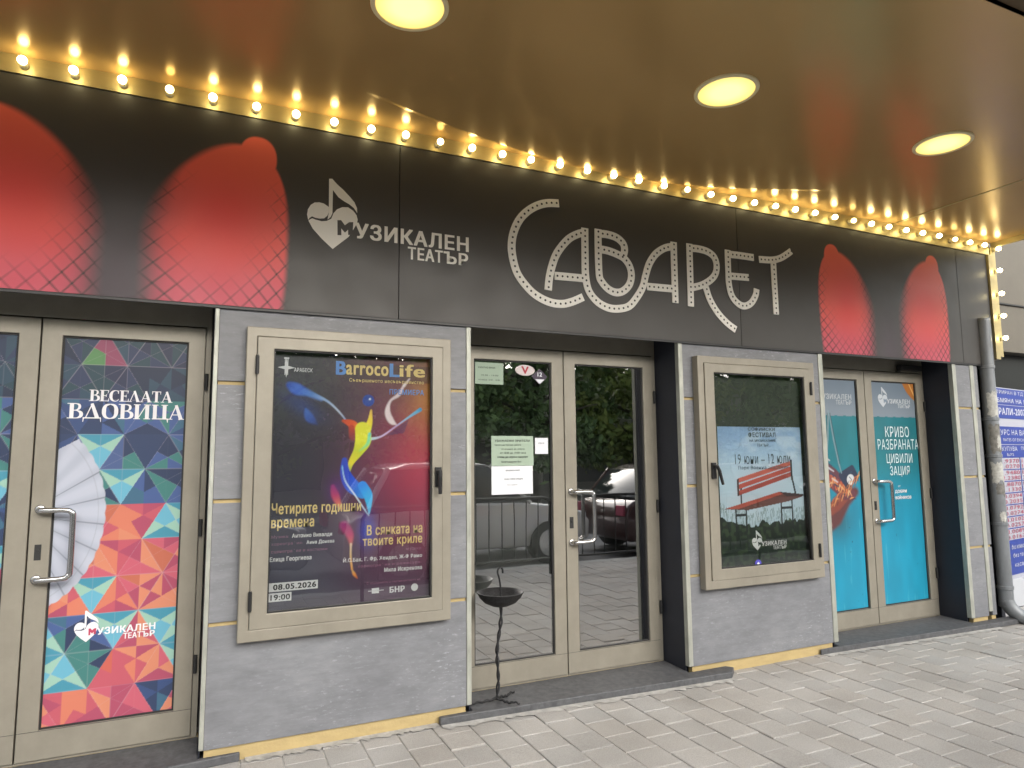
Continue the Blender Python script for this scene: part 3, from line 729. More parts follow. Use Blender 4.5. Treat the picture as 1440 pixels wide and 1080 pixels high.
# high-contrast serif capitals for the operetta title
def serif_word(mb, word, x0, x1, z0, z1, y):
    T, t = .21, .055
    def ser(x, z, w=.30, d=1): return [([(x-w/2, z+d*.02), (x+w/2, z+d*.02)], .045)]
    G = {
     'В': (.72, [([(.20,0),(.20,1)],T)]+ser(.17,0,.36)+ser(.17,.96,.36)+[([(.2,.97),(.42,.97),(.56,.88),(.56,.68),(.42,.55),(.2,.53)],[t,t,.13,.13,t,t]),([(.2,.53),(.46,.51),(.64,.38),(.64,.16),(.46,.03),(.2,.03)],[t,t,.18,.18,t,t])]),
     'Е': (.68, [([(.20,0),(.20,1)],T)]+ser(.17,0,.34)+ser(.17,.96,.34)+[([(.2,.97),(.62,.97)],t),([(.62,1.0),(.60,.74)],[.07,.03]),([(.2,.51),(.48,.51)],t),([(.48,.62),(.48,.40)],.045),([(.2,.03),(.64,.03)],t),([(.64,0),(.66,.28)],[.07,.03])]),
     'С': (.74, [([(.66,.76),(.62,.92),(.44,.98),(.24,.88),(.14,.66),(.13,.5),(.14,.34),(.24,.12),(.44,.02),(.62,.09),(.68,.24)],[.06,.06,t,.15,.22,.23,.22,.15,t,.05,.03]),([(.66,.98),(.66,.70)],.05)]),
     'Л': (.84, [([(.10,.02),(.42,1.0)],t),([(.40,1.0),(.68,0)],[.16,.22])]+ser(.10,0,.26)+ser(.70,0,.32)),
     'А': (.84, [([(.10,.02),(.42,1.0)],t),([(.40,1.0),(.68,0)],[.16,.22]),([(.22,.32),(.56,.32)],.05)]+ser(.10,0,.26)+ser(.70,0,.32)),
     'Т': (.72, [([(.36,0),(.36,1)],T)]+ser(.36,0,.38)+[([(.04,.97),(.68,.97)],t),([(.06,1.0),(.05,.72)],[.07,.03]),([(.66,1.0),(.67,.72)],[.07,.03])]),
     'Д': (.92, [([(.16,.05),(.46,1.0)],t),([(.44,1.0),(.72,.04)],[.16,.22]),([(.04,.04),(.90,.04)],.07),([(.06,.06),(.04,-.22)],[.07,.03]),([(.88,.06),(.90,-.22)],[.07,.03])]),
     'О': (.84, [([(.42,.98),(.22,.90),(.13,.70),(.12,.5),(.13,.30),(.22,.10),(.42,.02),(.62,.10),(.71,.30),(.72,.5),(.71,.70),(.62,.90),(.42,.98)],[t,.14,.2,.22,.2,.14,t,.14,.2,.22,.2,.14,t])]),
     'И': (.92, [([(.20,0),(.20,1)],T),([(.72,0),(.72,1)],T),([(.26,.05),(.66,.95)],.05)]+ser(.20,0,.34)+ser(.20,.96,.34)+ser(.72,0,.34)+ser(.72,.96,.34)),
     'Ц': (.90, [([(.20,0),(.20,1)],T),([(.70,0),(.70,1)],T)]+ser(.20,.96,.34)+ser(.70,.96,.34)+[([(.06,.03),(.88,.03)],.06),([(.86,.04),(.88,-.22)],[.09,.03])])}
    tot = sum(G[c][0] for c in word); sx = (x1-x0)/tot; sz = z1-z0; cur = 0; k = 0
    for c in word:
        wd, st = G[c]
        for pts, ww in st:
            k += 1; curved = len(pts) > 4
            P = [(x0+(cur+p[0])*sx, z0+p[1]*sz) for p in pts]; W = list(ww) if isinstance(ww, list) else [ww]*len(P)
            if curved:
                W3 = [v.x for v in catmull([(a, 0) for a in W], 4)]; P = [(v.x, v.y) for v in catmull(P, 4)]; W = W3
            mb.ribbon(P, [a*(sx*.55+sz*.45) for a in W], y-.0003*(k % 5), y+.0002)
        cur += wd
FY = DY-.0025      # film face, just in front of the glass
def film_right(a, b, z0, z1, lf):
    f = sheet('printed_film', np.arange(a, b+.001, .0036), np.arange(z0, z1+.001, .0036), FY, fan_art(tri_art(0), -.800, 1.215, True), M['print'], lf)
    mb = MB(); serif_word(mb, 'ВЕСЕЛАТА', -.545, -.164, 1.785, 1.843, FY-.002); serif_word(mb, 'ВДОВИЦА', -.636, -.104, 1.695, 1.772, FY-.002)
    mb.build('title_lettering', M['white'], lf)
    emblem(lf, -.552, .585, .375, FY-.002, M['white'], mat('emblem_red', 'b53f5c', .5))
def film_left(a, b, z0, z1, lf):
    sheet('printed_film', np.arange(a, b+.001, .0045), np.arange(z0, z1+.001, .0045), FY, fan_art(tri_art(.53), -.70-.56, 1.15, False), M['print'], lf)
double_door(-1.545, .018, 'champagne framed double door with colourful triangle pattern film and a white fan', [film_left, film_right], M['glass_case'])
dd = double_door(1.452, 2.988, 'clear glass double door with champagne frame and taped notices', None, M['glass_door'])

# turquoise doors
def turq(X, Z):
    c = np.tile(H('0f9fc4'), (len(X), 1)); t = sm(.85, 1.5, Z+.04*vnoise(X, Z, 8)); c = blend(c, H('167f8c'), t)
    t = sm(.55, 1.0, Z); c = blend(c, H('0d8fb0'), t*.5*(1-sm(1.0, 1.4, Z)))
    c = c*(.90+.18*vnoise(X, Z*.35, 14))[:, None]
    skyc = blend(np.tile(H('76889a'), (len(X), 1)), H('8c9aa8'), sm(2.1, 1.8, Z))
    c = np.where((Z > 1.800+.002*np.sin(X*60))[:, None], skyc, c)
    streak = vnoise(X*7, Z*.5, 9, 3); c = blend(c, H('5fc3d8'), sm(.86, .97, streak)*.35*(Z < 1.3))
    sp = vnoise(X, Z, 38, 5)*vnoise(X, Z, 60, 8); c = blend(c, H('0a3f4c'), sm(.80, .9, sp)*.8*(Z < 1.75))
    return c
def turq_left(X, Z):
    c = turq(X, Z)
    def st(pts, ws, col, soft=.003, al=1.):
        nonlocal c
        d, r = seg_dist(X, Z, pts, ws); c = blend(c, H(col), (1-sm(-soft, soft, d))*al)
    sh = np.exp(-(((X-4.78)/.19)**2+((Z-.93)/.16)**2)); c = blend(c, H('2c5a66'), sh*.8)
    st([(4.60,.86),(4.76,.98),(4.88,1.10),(5.02,1.16)], [.14,.20,.16,.08], '64383a', .022)
    st([(4.62,.98),(4.80,1.06),(4.96,1.15)], [.10,.10,.05], '8c4638', .012)
    st([(4.64,1.36),(4.76,1.28),(4.90,1.17),(4.98,1.14)], [.16,.17,.15,.09], '6a3a46', .008)
    for k in range(9):
        x = 4.64+k*.036; st([(x, 1.36-.020*k), (x+.05, 1.22-.012*k)], [.024,.014], ['c8623a','e0884a','a84a34'][k % 3], .004, .9)
    for k in range(7): st([(4.66+.02*k, 1.50-.045*k), (4.72+.02*k, 1.47-.045*k)], [.016,.01], 'c9ccd4' if k % 2 else '33415c', .004)
    st([(4.86,1.30),(5.00,1.36),(5.05,1.28),(4.93,1.21),(4.86,1.30)], [.05]*5, '2a3550', .004); st([(4.90,1.28),(5.0,1.29)], [.07,.07], '2a3550')
    st([(4.975,1.262),(4.976,1.262)], [.090,.090], 'd9dde0', .003); d, r = seg_dist(X, Z, [(4.96,1.285),(4.985,1.262),(4.965,1.24)], [.008]*3); c = blend(c, H('4a5560'), 1-sm(-.003,.003,d))
    st([(4.765,1.82),(4.80,1.60),(4.845,1.40),(4.87,1.32)], [.014,.016,.015,.012], '7f9aa4'); st([(4.775,1.82),(4.815,1.60),(4.855,1.40)], [.006]*3, '23434e')
    st([(4.755,1.84),(4.735,1.62),(4.705,1.42)], [.014,.014,.01], '8fa8b0'); st([(4.744,1.82),(4.722,1.62),(4.70,1.42)], [.006]*3, '23434e')
    for k in range(26):
        x = 4.60+.018*k; z0 = 1.0+.012*k+.02*math.sin(k*2.1); st([(x, z0-.06), (x+.03, z0), (x+.07, z0+.02+.03*math.sin(k*1.3))], [.006,.014,.004], ['e0904e','3a2a34','c46a3c','8a4a3a','e8a868'][k % 5], .005, .8)
    for k in range(14):
        x = 4.64+.026*k; z0 = 1.30-.014*k; st([(x, z0-.03), (x+.02, z0+.03*math.sin(k*1.9)), (x+.05, z0-.02)], [.006,.012,.004], ['f0b070','2c3048','d87a44','e8c890'][k % 4], .004, .85)
    st([(4.66,.98),(4.70,.90)], [.07,.05], 'c08a80', .01)
    return c*.72+.014
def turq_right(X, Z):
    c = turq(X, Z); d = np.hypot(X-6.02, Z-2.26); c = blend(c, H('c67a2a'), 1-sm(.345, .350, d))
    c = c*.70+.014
    d2, r = seg_dist(X, Z, [(5.80,2.10),(5.87,1.98)], [.012, .012]); return blend(c, H('e0b878'), (1-sm(-.002,.003,d2))*.8)
def film_tl(a, b, z0, z1, lf):
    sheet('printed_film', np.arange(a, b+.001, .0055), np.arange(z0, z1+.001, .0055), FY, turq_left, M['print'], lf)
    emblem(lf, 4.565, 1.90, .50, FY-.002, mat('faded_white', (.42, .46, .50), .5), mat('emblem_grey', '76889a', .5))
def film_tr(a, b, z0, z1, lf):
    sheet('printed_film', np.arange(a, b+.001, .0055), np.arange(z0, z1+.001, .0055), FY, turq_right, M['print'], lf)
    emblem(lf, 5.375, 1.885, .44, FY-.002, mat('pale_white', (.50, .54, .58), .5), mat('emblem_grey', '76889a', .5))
    L = Letters(); y = FY-.002
    L.word('КРИВО', 5.44, 5.752, 1.622, 1.716, y, .0); L.word('РАЗБРАНАТА', 5.334, 5.868, 1.512, 1.604, y, .0)
    L.word('ЦИВИЛИ', 5.435, 5.772, 1.378, 1.476, y, .0); L.word('ЗАЦИЯ', 5.470, 5.725, 1.272, 1.368, y, .0)
    L.build('title_lettering', mat('chalk_white', (.58, .68, .70), .6), lf)
    L = Letters(); L.word('от', 5.56, 5.59, 1.184, 1.198, y, 0); L.word('ДОБРИ', 5.515, 5.665, 1.130, 1.160, y, .03); L.word('ВОЙНИКОВ', 5.515, 5.722, 1.080, 1.112, y, .03)
    L.build('author_lettering', M['white'], lf)
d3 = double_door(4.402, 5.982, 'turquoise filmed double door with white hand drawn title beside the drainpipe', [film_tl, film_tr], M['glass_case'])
MB().box(5.62, 5.90, DY-.075, DY-.021, 2.215, 2.262).box(5.60, 5.64, DY-.05, DY-.021, 2.20, 2.214).build('door_closer', M['alu_dark'], d3, bevel=.006)

# notices taped to the clear door
NY = DY-.004
def notice(x0, x1, z0, z1, m, label, lines, name='paper_notice', cat='notice', tilt=0.):
    cx, cz = (x0+x1)/2, (z0+z1)/2
    t = thing(name, (cx, NY, z0), label, cat)
    n_ = 8; vs = []
    for j in range(n_+1):
        for i in range(n_+1):
            u, v = i/n_, j/n_; vs.append((x0+(x1-x0)*u+tilt*(v-.5)*.1, NY-.0015*math.sin(u*math.pi)*math.sin(v*3)-.003*u*v*v*0, z0+(z1-z0)*v+tilt*(u-.5)*.1))
    MB().add(vs, [(j*(n_+1)+i, j*(n_+1)+i+1, (j+1)*(n_+1)+i+1, (j+1)*(n_+1)+i) for j in range(n_) for i in range(n_)]).build('sheet', m, t, smooth=True)
    if lines:
        L = Letters()
        for (body, a, b, c, d, bo) in lines: L.word(body, a, b, c, d, NY-.003, bo)
        L.build('lettering', M['ink'], t)
    return t
notice(1.690, 1.992, 1.422, 1.616, M['paper_green'], 'pale green printed notice with several lines of text on the clear glass door', [('УВАЖАЕМИ ЗРИТЕЛИ', 1.712, 1.965, 1.578, 1.592, .01), ('Касата на театъра работи', 1.712, 1.90, 1.550, 1.563, .01), ('от вторник до събота', 1.76, 1.925, 1.524, 1.536, .01), ('от 10:00 до 19:00 часа', 1.75, 1.935, 1.498, 1.511, .01), ('почивни дни: неделя и понеделник', 1.73, 1.95, 1.470, 1.484, .01), ('Благодарим Ви!', 1.76, 1.90, 1.440, 1.454, .01)], tilt=-.01)
notice(1.690, 1.985, 1.238, 1.420, M['paper'], 'white sheet of paper taped directly below the pale green notice', [('ВНИМАНИЕ', 1.79, 1.89, 1.388, 1.396, 0), ('вход откъм улицата', 1.78, 1.91, 1.330, 1.340, .01), ('благодарим', 1.80, 1.87, 1.295, 1.302, 0)])
notice(2.005, 2.102, 1.497, 1.604, M['paper'], 'small white paper note right of the pale green notice by the door frame', [('каса', 2.03, 2.07, 1.565, 1.573, 0)])
notice(1.578, 1.778, 1.952, 2.094, M['paper_green'], 'pale printed sheet in the top left corner of the clear glass door', [('РАБОТНО ВРЕМЕ', 1.60, 1.72, 2.055, 2.066, 0), ('10:00 - 19:00', 1.62, 1.74, 2.005, 2.015, .0), ('почивка 13:00 - 14:00', 1.60, 1.75, 1.975, 1.985, 0)])
# stickers
st = thing('oval_sticker', (1.935, NY, 2.04), 'pale oval sticker with a red V at the top of the clear glass door', 'sticker')
MB().prism([(1.937+.072*math.cos(t), 2.055+.036*math.sin(t)) for t in np.linspace(0, 2*math.pi, 33)[:-1]], NY-.0006, NY).build('sticker', mat('pinkish_white', (.66, .58, .58), .5), st)
Letters().word('V', 1.912, 1.962, 2.032, 2.080, NY-.002, .03).build('lettering', mat('red_ink', (.45, .03, .05), .5), st)
st = thing('diamond_sticker', (2.045, NY, 1.97), 'dark diamond shaped sticker beside the oval sticker on the glass door', 'sticker')
dm = lambda r: [(2.046+r*a, 2.016+r*b*.9) for a, b in ((0, -1), (1, 0), (0, 1), (-1, 0))]
MB().prism(dm(.060), NY-.0006, NY).build('sticker', mat('dark_purple', (.035, .02, .05), .4), st)
MB().prism([(2.010, 1.998), (2.082, 1.998), (2.046, 1.966)], NY-.0016, NY-.0008).build('triangle', M['paper'], st)
Letters().word('12', 2.03, 2.062, 2.018, 2.045, NY-.002, .03).build('lettering', M['paper'], st)

# ------------------------------------------------------------------ display cases and posters
def display_case(x0, x1, z0, z1, label, hinge_left):
    xm = (x0+x1)/2; d = thing('display_case', (xm, 0, z0), label, 'display case')
    MB().frame(x0, x1, z0, z1, -.060, -.001, .052, .052, .058, .050).build('frame', M['alu'], d, bevel=.004)
    MB().box(x0+.053, x1-.053, -.0115, -.002, z0+.059, z1-.051).build('back_panel', mat('dark_case_back', (.035, .045, .035), .6), d)
    a, b, c, e = x0+.0535, x1-.0535, z0+.0595, z1-.0515
    cd = MB().frame(a, b, c, e, -.068, -.030, .082, .060, .072, .062).build('case_door', M['alu'], d, bevel=.003)
    MB().frame(a+.0815, b-.0595, c+.0715, e-.0615, -.058, -.040, .008, .008, .008, .008).build('gasket', M['alu_dark'], cd)
    MB().add([(a+.088, -.046, c+.078), (b-.066, -.046, c+.078), (b-.066, -.046, e-.068), (a+.088, -.046, e-.068)], [(0, 1, 2, 3)]).build('glass', M['glass_case'], cd)
    hx = a if hinge_left else b
    for hz in (z0+.20, z1-.20):
        MB().box(hx-.009, hx+.009, -.078, -.0685, hz-.045, hz+.045).tube([(hx, -.076, hz-.05), (hx, -.076, hz+.05)], .008, 10).build('hinge', M['black'], cd, bevel=.001)
    lx = b-.028 if hinge_left else a+.040; lz = (z0+z1)/2+.0
    sg = 0. if hinge_left else .045
    MB().box(lx-.018, lx+.018, -.084, -.0685, lz-.055, lz+.055).lathe([(.013, 0), (.012, .03)], (lx, -.084, lz+.03), 14, 'y').tube([(lx, -.110, lz+.035), (lx+sg*.4, -.112, lz+.0), (lx+sg, -.112, lz-.095)], [.011, .012, .010], 10).build('latch', M['black'], cd, bevel=.002)
    return d
display_case(.182, 1.296, .575, 2.167, 'large champagne framed display case left of the clear glass door', True)
display_case(3.110, 4.228, .572, 2.173, 'large champagne framed display case between the clear and turquoise doors', False)

PY = -.0135
def poster1(X, Z):
    u = (X-.32)/.866; v = (Z-.71)/1.352
    c = np.tile(H('34333f'), (len(X), 1))
    c = blend(c, H('4a4a5c'), sm(.6, .1, v)*.6)
    c = blend(c, H('6a3a58'), np.exp(-((u-.72)/.30)**2-((v-.45)/.50)**2)*.85)
    c = blend(c, H('b84058'), np.exp(-((u-1.0)/.30)**2-((v-.55)/.24)**2)*.9)
    c = blend(c, H('c98a3c'), np.exp(-((u-1.08)/.22)**2-((v-.84)/.17)**2)*.95)
    c = blend(c, H('a8506a'), np.exp(-((u-1.05)/.14)**2-((v-.36)/.22)**2)*.7)
    c = blend(c, H('6a3a46'), np.exp(-((u-.72)/.25)**2-((v-.93)/.10)**2)*.8)
    # title band
    bd = ((u > .42) & (v > .885) & (v < .958)); c = np.where(bd[:, None], c*.45+H('3c333c')*.55, c)
    def stroke(pts, ws, cols, soft=.004, al=1., k=6):
        nonlocal c
        P = [(p.x, p.y) for p in catmull(pts, k)]; Wd = [p.x for p in catmull([(q, 0) for q in ws], k)]
        d, r = seg_dist(X, Z, P, Wd); C = np.array([lin(q) for q in cols]); t = r*(len(cols)-1); i = np.clip(np.floor(t).astype(int), 0, len(cols)-2); f = (t-i)[:, None]
        col = C[i]*(1-f)+C[i+1]*f
        c = c*(1-((1-sm(-soft, soft, d))*al)[:, None])+col*((1-sm(-soft, soft, d))*al)[:, None]
    # smoky blue wing on the left
    g = np.exp(-(((X-.47)/.10)**2+((Z-1.76+.5*(X-.47))/.05)**2)); c = blend(c, H('2c3c78'), g*.7)
    stroke([(.405,1.872),(.44,1.852),(.50,1.832),(.57,1.80)], [.035,.060,.034,.016], ['2a50b0','3a66c8','4a78c8','6a8cc8'], .010)
    stroke([(.52,1.828),(.60,1.792),(.665,1.735),(.72,1.665),(.755,1.60)], [.020,.012,.009,.007,.010], ['4a7ac0','9ab4d8','c8d4e8','6a9ad0','3a6ab8'], .003)
    stroke([(.49,1.745),(.51,1.700),(.55,1.665)], [.010,.045,.008], ['4a7ad0','3a60b8','2c3c78'], .008, .8)
    # right arm
    stroke([(.83,1.585),(.90,1.600),(.98,1.655),(1.05,1.705),(1.125,1.755)], [.018,.010,.009,.011,.022], ['9ad8e0','c8b8e0','b8a0d0','8ac0e0','3a9ad0'], .003)
    p = inpoly(X, Z, [(.93,1.605),(1.06,1.70),(1.03,1.62)]); c = np.where(p[:, None], c*.5+H('2a2f66')*.5, c)
    # splash of milk
    for (pp, ww) in [([(1.03,1.90),(1.00,1.84),(.95,1.80),(.935,1.74),(.955,1.69),(.985,1.668)], [.008,.020,.012,.030,.034,.006]), ([(1.06,1.93),(1.03,1.89)], [.008,.014])]:
        stroke(pp, ww, ['e8d8e0','f0e8ec'], .006, .85)
    # body
    stroke([(.842,1.745),(.835,1.68),(.815,1.63),(.79,1.60)], [.010,.030,.050,.060], ['e8c060','e8d23a','c8d840','d0d83c'], .003)
    stroke([(.690,1.685),(.74,1.665),(.77,1.620)], [.016,.046,.060], ['c84a2a','d8542a','e8a83a'], .003)
    stroke([(.735,1.648),(.745,1.60)], [.030,.046], ['b83a2a','8a3a4a'], .006)
    stroke([(.795,1.640),(.80,1.58),(.775,1.520),(.735,1.455),(.722,1.40)], [.080,.088,.056,.030,.016], ['d8d83c','e0e040','c8d03c','e8d83a','9ac05a'], .003)
    stroke([(.835,1.615),(.825,1.56),(.78,1.52)], [.016,.018,.010], ['6ad0c8','8ae0a0','b0d860'], .003)
    stroke([(.700,1.47),(.705,1.40),(.74,1.335),(.80,1.29)], [.030,.055,.075,.060], ['3a50c0','2a48c8','2a60d8','3a90e0'], .003)
    stroke([(.80,1.33),(.83,1.28),(.838,1.22),(.838,1.175)], [.050,.050,.026,.006], ['3a90e8','3ab0f0','4ac0f0','9ad8f0'], .003)
    stroke([(.688,1.44),(.705,1.36),(.76,1.28),(.82,1.19),(.838,1.165)], [.006,.008,.007,.006,.004], ['7ac8e8','c8e0f0','e8f0f8','c8e0f0','e8f0f0'], .002)
    # trail
    stroke([(.640,1.33),(.655,1.28),(.685,1.21)], [.020,.040,.014], ['b03a7a','e04a5a','f0a06a'], .008)
    g = np.exp(-(((X-.66)/.05)**2+((Z-1.31)/.07)**2)); c = blend(c, H('6a2f88'), g*.5)
    g = np.exp(-(((X-.83+.6*(Z-1.08)*0)/.045)**2+((Z-1.09)/.085)**2)); c = blend(c, H('2f4fc0'), g*.75)
    stroke([(.705,1.12),(.735,1.07),(.742,1.02)], [.05,.040,.012], ['9a3a7a','c84a7a','e07a6a'], .010, .9)
    stroke([(.742,1.02),(.742,.95),(.75,.885)], [.010,.009,.010], ['e8d8c0','e8c07a','e8a04a'], .003)
    stroke([(.752,.88),(.762,.86),(.78,.835)], [.004,.016,.004], ['e8c07a','e89a4a','c05a3a'], .003)
    # blue ball
    d = np.hypot(X-.826, Z-1.800); c = blend(c, H('24449c'), 1-sm(.030, .036, d)); c = blend(c, H('c8d8f0'), 1-sm(.004, .008, np.hypot(X-.834, Z-1.808)))
    return np.clip(c*1.12+.006, 0, 1)
po = thing('poster', (.75, PY, .71), 'dark concert poster with a colourful paint splash dancer in the left display case', 'poster')
sheet('printed_sheet', np.arange(.322, 1.187, .0042), np.arange(.708, 2.066, .0042), PY, poster1, M['print'], po)
y = PY-.002
L = Letters(); L.word('arroco', .702, .935, 1.942, 1.995, y, .03); L.word('ife', 1.005, 1.148, 1.942, 2.012, y, .03)
L.word('Съвършеното несъвършенство', .718, 1.146, 1.897, 1.922, y, .01)
L.word('Четирите годишни', .332, .792, 1.180, 1.250, y, .025); L.word('времена', .332, .545, 1.110, 1.166, y, .025)
L.word('В сянката на', .828, 1.140, 1.060, 1.114, y, .025); L.word('твоите криле', .806, 1.140, .992, 1.042, y, .025); L.build('title_lettering', M['ochre'], po)
L = Letters(); L.word('B', .648, .697, 1.940, 2.012, y, .04); L.word('L', .948, .998, 1.940, 2.012, y, .04); L.word('ПРЕМИЕРА', .945, 1.146, 1.838, 1.868, y, .02); L.build('blue_lettering', M['blue_l'], po)
L = Letters()
L.word('Антонио Вивалди', .436, .640, 1.066, 1.090, y, .035); L.word('Анна Донева', .510, .652, 1.030, 1.052, y, .035); L.word('Елица Георгиева', .330, .536, .948, .976, y, .035)
L.word('Й.С.Бах, Г. Фр. Хендел, Ж-Ф Рамо', .702, 1.140, .920, .950, y, .035); L.word('Мила Искренова', .926, 1.140, .852, .880, y, .035)
L.word('АРАБЕСК', .425, .520, 1.945, 1.966, y, .02); L.word('БНР', .958, 1.040, .745, .775, y, .045)
L.mb.prism([(.385+.045*math.cos(t)*(1 if k % 2 == 0 else .25), 1.965+.055*math.sin(t)*(1 if k % 2 == 0 else .25)) for k, t in enumerate(np.linspace(0, 2*math.pi, 9)[:-1])], y, y+.0004)
L.mb.box(.372, .398, y, y+.0004, 2.012, 2.020); L.mb.box(.376, .380, y-.0003, y+.0001, 1.925, 2.0125); L.mb.box(.390, .394, y-.0003, y+.0001, 1.925, 2.0125)
L.mb.prism([(1.098+.020*math.cos(t), .762+.020*math.sin(t)) for t in np.linspace(0, 2*math.pi, 25)[:-1]], y, y+.0004)
L.mb.box(.858, .898, y, y+.0004, .748, .760); L.mb.box(.838, .924, y, y+.0004, .7605, .764); L.mb.box(.858, .898, y, y+.0004, .7645, .776)
L.build('credit_lettering', M['white'], po)
L = Letters(); L.word('Музика:', .334, .420, 1.068, 1.086, y, 0); L.word('хореография:', .334, .490, 1.032, 1.050, y, 0); L.word('сценография и костюми:', .334, .62, .992, 1.012, y, 0); L.word('музика:', 1.05, 1.138, .963, .980, y, 0)
L.word('хореография и режисура:', .78, 1.136, .888, .906, y, 0); L.word('С подкрепата и партньорството на', .830, 1.130, .795, .810, y, 0); L.build('small_lettering', M['pink_l'], po)
MB().box(.326, .572, y, y+.001, .802, .846).box(.326, .440, y, y+.001, .752, .795).build('date_labels', M['white'], po)
L = Letters(); L.word('08.05.2026', .350, .562, .811, .838, y-.001, .035); L.word('19:00', .338, .432, .760, .787, y-.001, .035); L.build('date_lettering', M['ink'], po)

def poster2(X, Z):
    v = (Z-.665)/1.015
    c = blend(np.tile(H('8fabcc'), (len(X), 1)), H('bccfdd'), sm(1.68, 1.30, Z))
    cl = vnoise(X, Z*2.4, 5, 2)*.6+vnoise(X, Z*2.4, 11, 4)*.4; c = blend(c, H('c4d2de'), sm(.55, .8, cl)*.6)
    def P(poly, col):
        nonlocal c
        m = inpoly(X, Z, poly); c = np.where(m[:, None], H(col)*(.88+.24*vnoise(X*6, Z*30, 3, 6))[:, None], c)
    # bushes
    e = .955+.05*vnoise(X, X*0, 16, 1)+.035*vnoise(X, X*0, 45, 3)-.02*np.cos((X-3.7)*7); a = Z < e
    gcol = blend(np.tile(H('2e3833'), (len(X), 1)), H('4a5a44'), sm(.45, .8, vnoise(X, Z, 40, 2))*.7)
    grass = (vnoise(X*3.2, Z*.8, 60, 7) > .58) & (Z < e+.10) ; c = np.where((grass & ~a)[:, None], c*.45+H('6a7a6c')*.55, c)
    c = np.where(a[:, None], gcol, c)
    # bench legs
    for (x0, x1, zt) in [(3.435, 3.447, 1.10), (3.530, 3.542, 1.10), (3.865, 3.880, 1.16), (3.975, 3.990, 1.16)]: P([(x0, .93), (x1, .93), (x1, zt), (x0, zt)], '2e3436')
    P([(3.435,1.045),(3.542,1.045),(3.542,1.062),(3.435,1.062)], '2e3436'); P([(3.865,1.08),(3.985,1.08),(3.985,1.098),(3.865,1.098)], '2e3436')
    P([(3.487,1.12),(3.50,1.12),(3.505,1.24),(3.490,1.24)], '383c3c'); P([(3.985,1.40),(4.000,1.40),(4.005,1.30),(4.035,1.17),(4.018,1.17),(3.990,1.29)], '2e3436')
    # seat
    P([(3.34,1.100),(3.86,1.205),(4.10,1.180),(4.09,1.165),(3.95,1.135),(3.55,1.085)], '6a4640'); P([(3.34,1.102),(3.86,1.207),(3.92,1.196),(3.47,1.098)], 'b2594a')
    P([(3.86,1.207),(4.10,1.182),(4.10,1.172),(3.94,1.168)], '4a3c3c')
    # back slats
    for k, cc in enumerate(('c2695a', 'b65a4c', 'a85044')):
        d = k*.044; P([(3.465,1.310-d),(3.990,1.432-d*.92),(3.990,1.397-d*.92),(3.465,1.277-d)], cc)
    P([(3.46,1.305),(3.478,1.310),(3.478,1.190),(3.46,1.190)], '4a3c3a'); P([(3.985,1.44),(4.0,1.44),(4.0,1.29),(3.985,1.29)], '3a3a3c')
    return c*.98
p2 = thing('poster', (3.7, PY, .665), 'festival poster with a red slatted park bench in the right display case', 'poster')
sheet('printed_sheet', np.arange(3.302, 4.104, .0045), np.arange(.700, 1.681, .0045), PY, poster2, M['print'], p2)
M['slate_l'] = mat('slate_lettering', (.10, .13, .16), .5)
L = Letters(); L.word('СОФИЙСКИ', 3.585, 3.845, 1.652, 1.683, y, .035); L.word('ФЕСТИВАЛ', 3.587, 3.848, 1.605, 1.642, y, .035); L.word('НА МУЗИКАЛНИЯ', 3.595, 3.845, 1.572, 1.590, y, .02); L.word('ТЕАТ', 3.665, 3.729, 1.538, 1.558, y, .02); L.word('ЬР', 3.737, 3.775, 1.538, 1.558, y, .02); L.mb.box(3.731, 3.738, y-.0003, y+.0006, 1.5545, 1.5582)
L.word('19 юни – 12 юли', 3.452, 3.985, 1.412, 1.484, y, .0); L.word('Парк Военна академия', 3.478, 3.960, 1.368, 1.400, y, .0); L.build('lettering', M['slate_l'], p2)
emblem(p2, 3.575, .800, .345, y, M['white'], mat('emblem_green', '3a463f', .5))
st = thing('round_sticker', (3.60, PY, .67), 'small blue round sticker at the bottom of the right display case', 'sticker')
MB().prism([(3.592+.030*math.cos(t), .712+.030*math.sin(t)) for t in np.linspace(0, 2*math.pi, 25)[:-1]], -.0485, -.0475).build('sticker', mat('blue_sticker', (.08, .07, .42), .4), st)
MB().prism([(3.592+.016*math.cos(t)*(1 if k % 2 else .5), .712+.016*math.sin(t)*(1 if k % 2 else .5)) for k, t in enumerate(np.linspace(0, 2*math.pi, 13)[:-1])], -.0495, -.0487).build('star', M['white'], st)

# ------------------------------------------------------------------ wrought iron ash bowl on the step
ax, ay, az = 1.645, .045, .052
ash = thing('ashtray_stand', (ax, ay, az), 'wrought iron ash bowl on a twisted stem standing on the middle doorstep', 'ashtray')
MB().lathe([(1e-5, -.062), (.05, -.058), (.095, -.038), (.125, -.008), (.138, .018), (.143, .022), (.138, .024), (.120, -.002), (.09, -.030), (.05, -.048), (1e-5, -.052)], (ax, ay, .655), 36).build('bowl', M['iron'], ash, smooth=True)
m = MB()
for ph in (0, math.pi):
    pts = []
    for k in range(61):
        t = k/60; z = .065+t*.53; th = ph+t*13*math.pi*.55
        tw = .0075*(.4+.6*abs(math.sin(t*math.pi*3.2)))
        pts.append((ax-.030*(1-t)+.008*math.sin(t*9)+tw*math.cos(th), ay+tw*math.sin(th), z))
    m.tube(pts, .0062, 8)
m.build('twisted_stem', M['iron'], ash, smooth=True)
hk = [(ax, ay, .600), (ax+.002, ay, .70), (ax-.006, ay, .755), (ax-.016, ay, .790), (ax-.012, ay, .812), (ax+.004, ay, .820), (ax+.016, ay, .806), (ax+.017, ay, .785)]
MB().tube([tuple(v) for v in catmull(hk, 5)], .0058, 8).build('hook', M['iron'], ash, smooth=True)
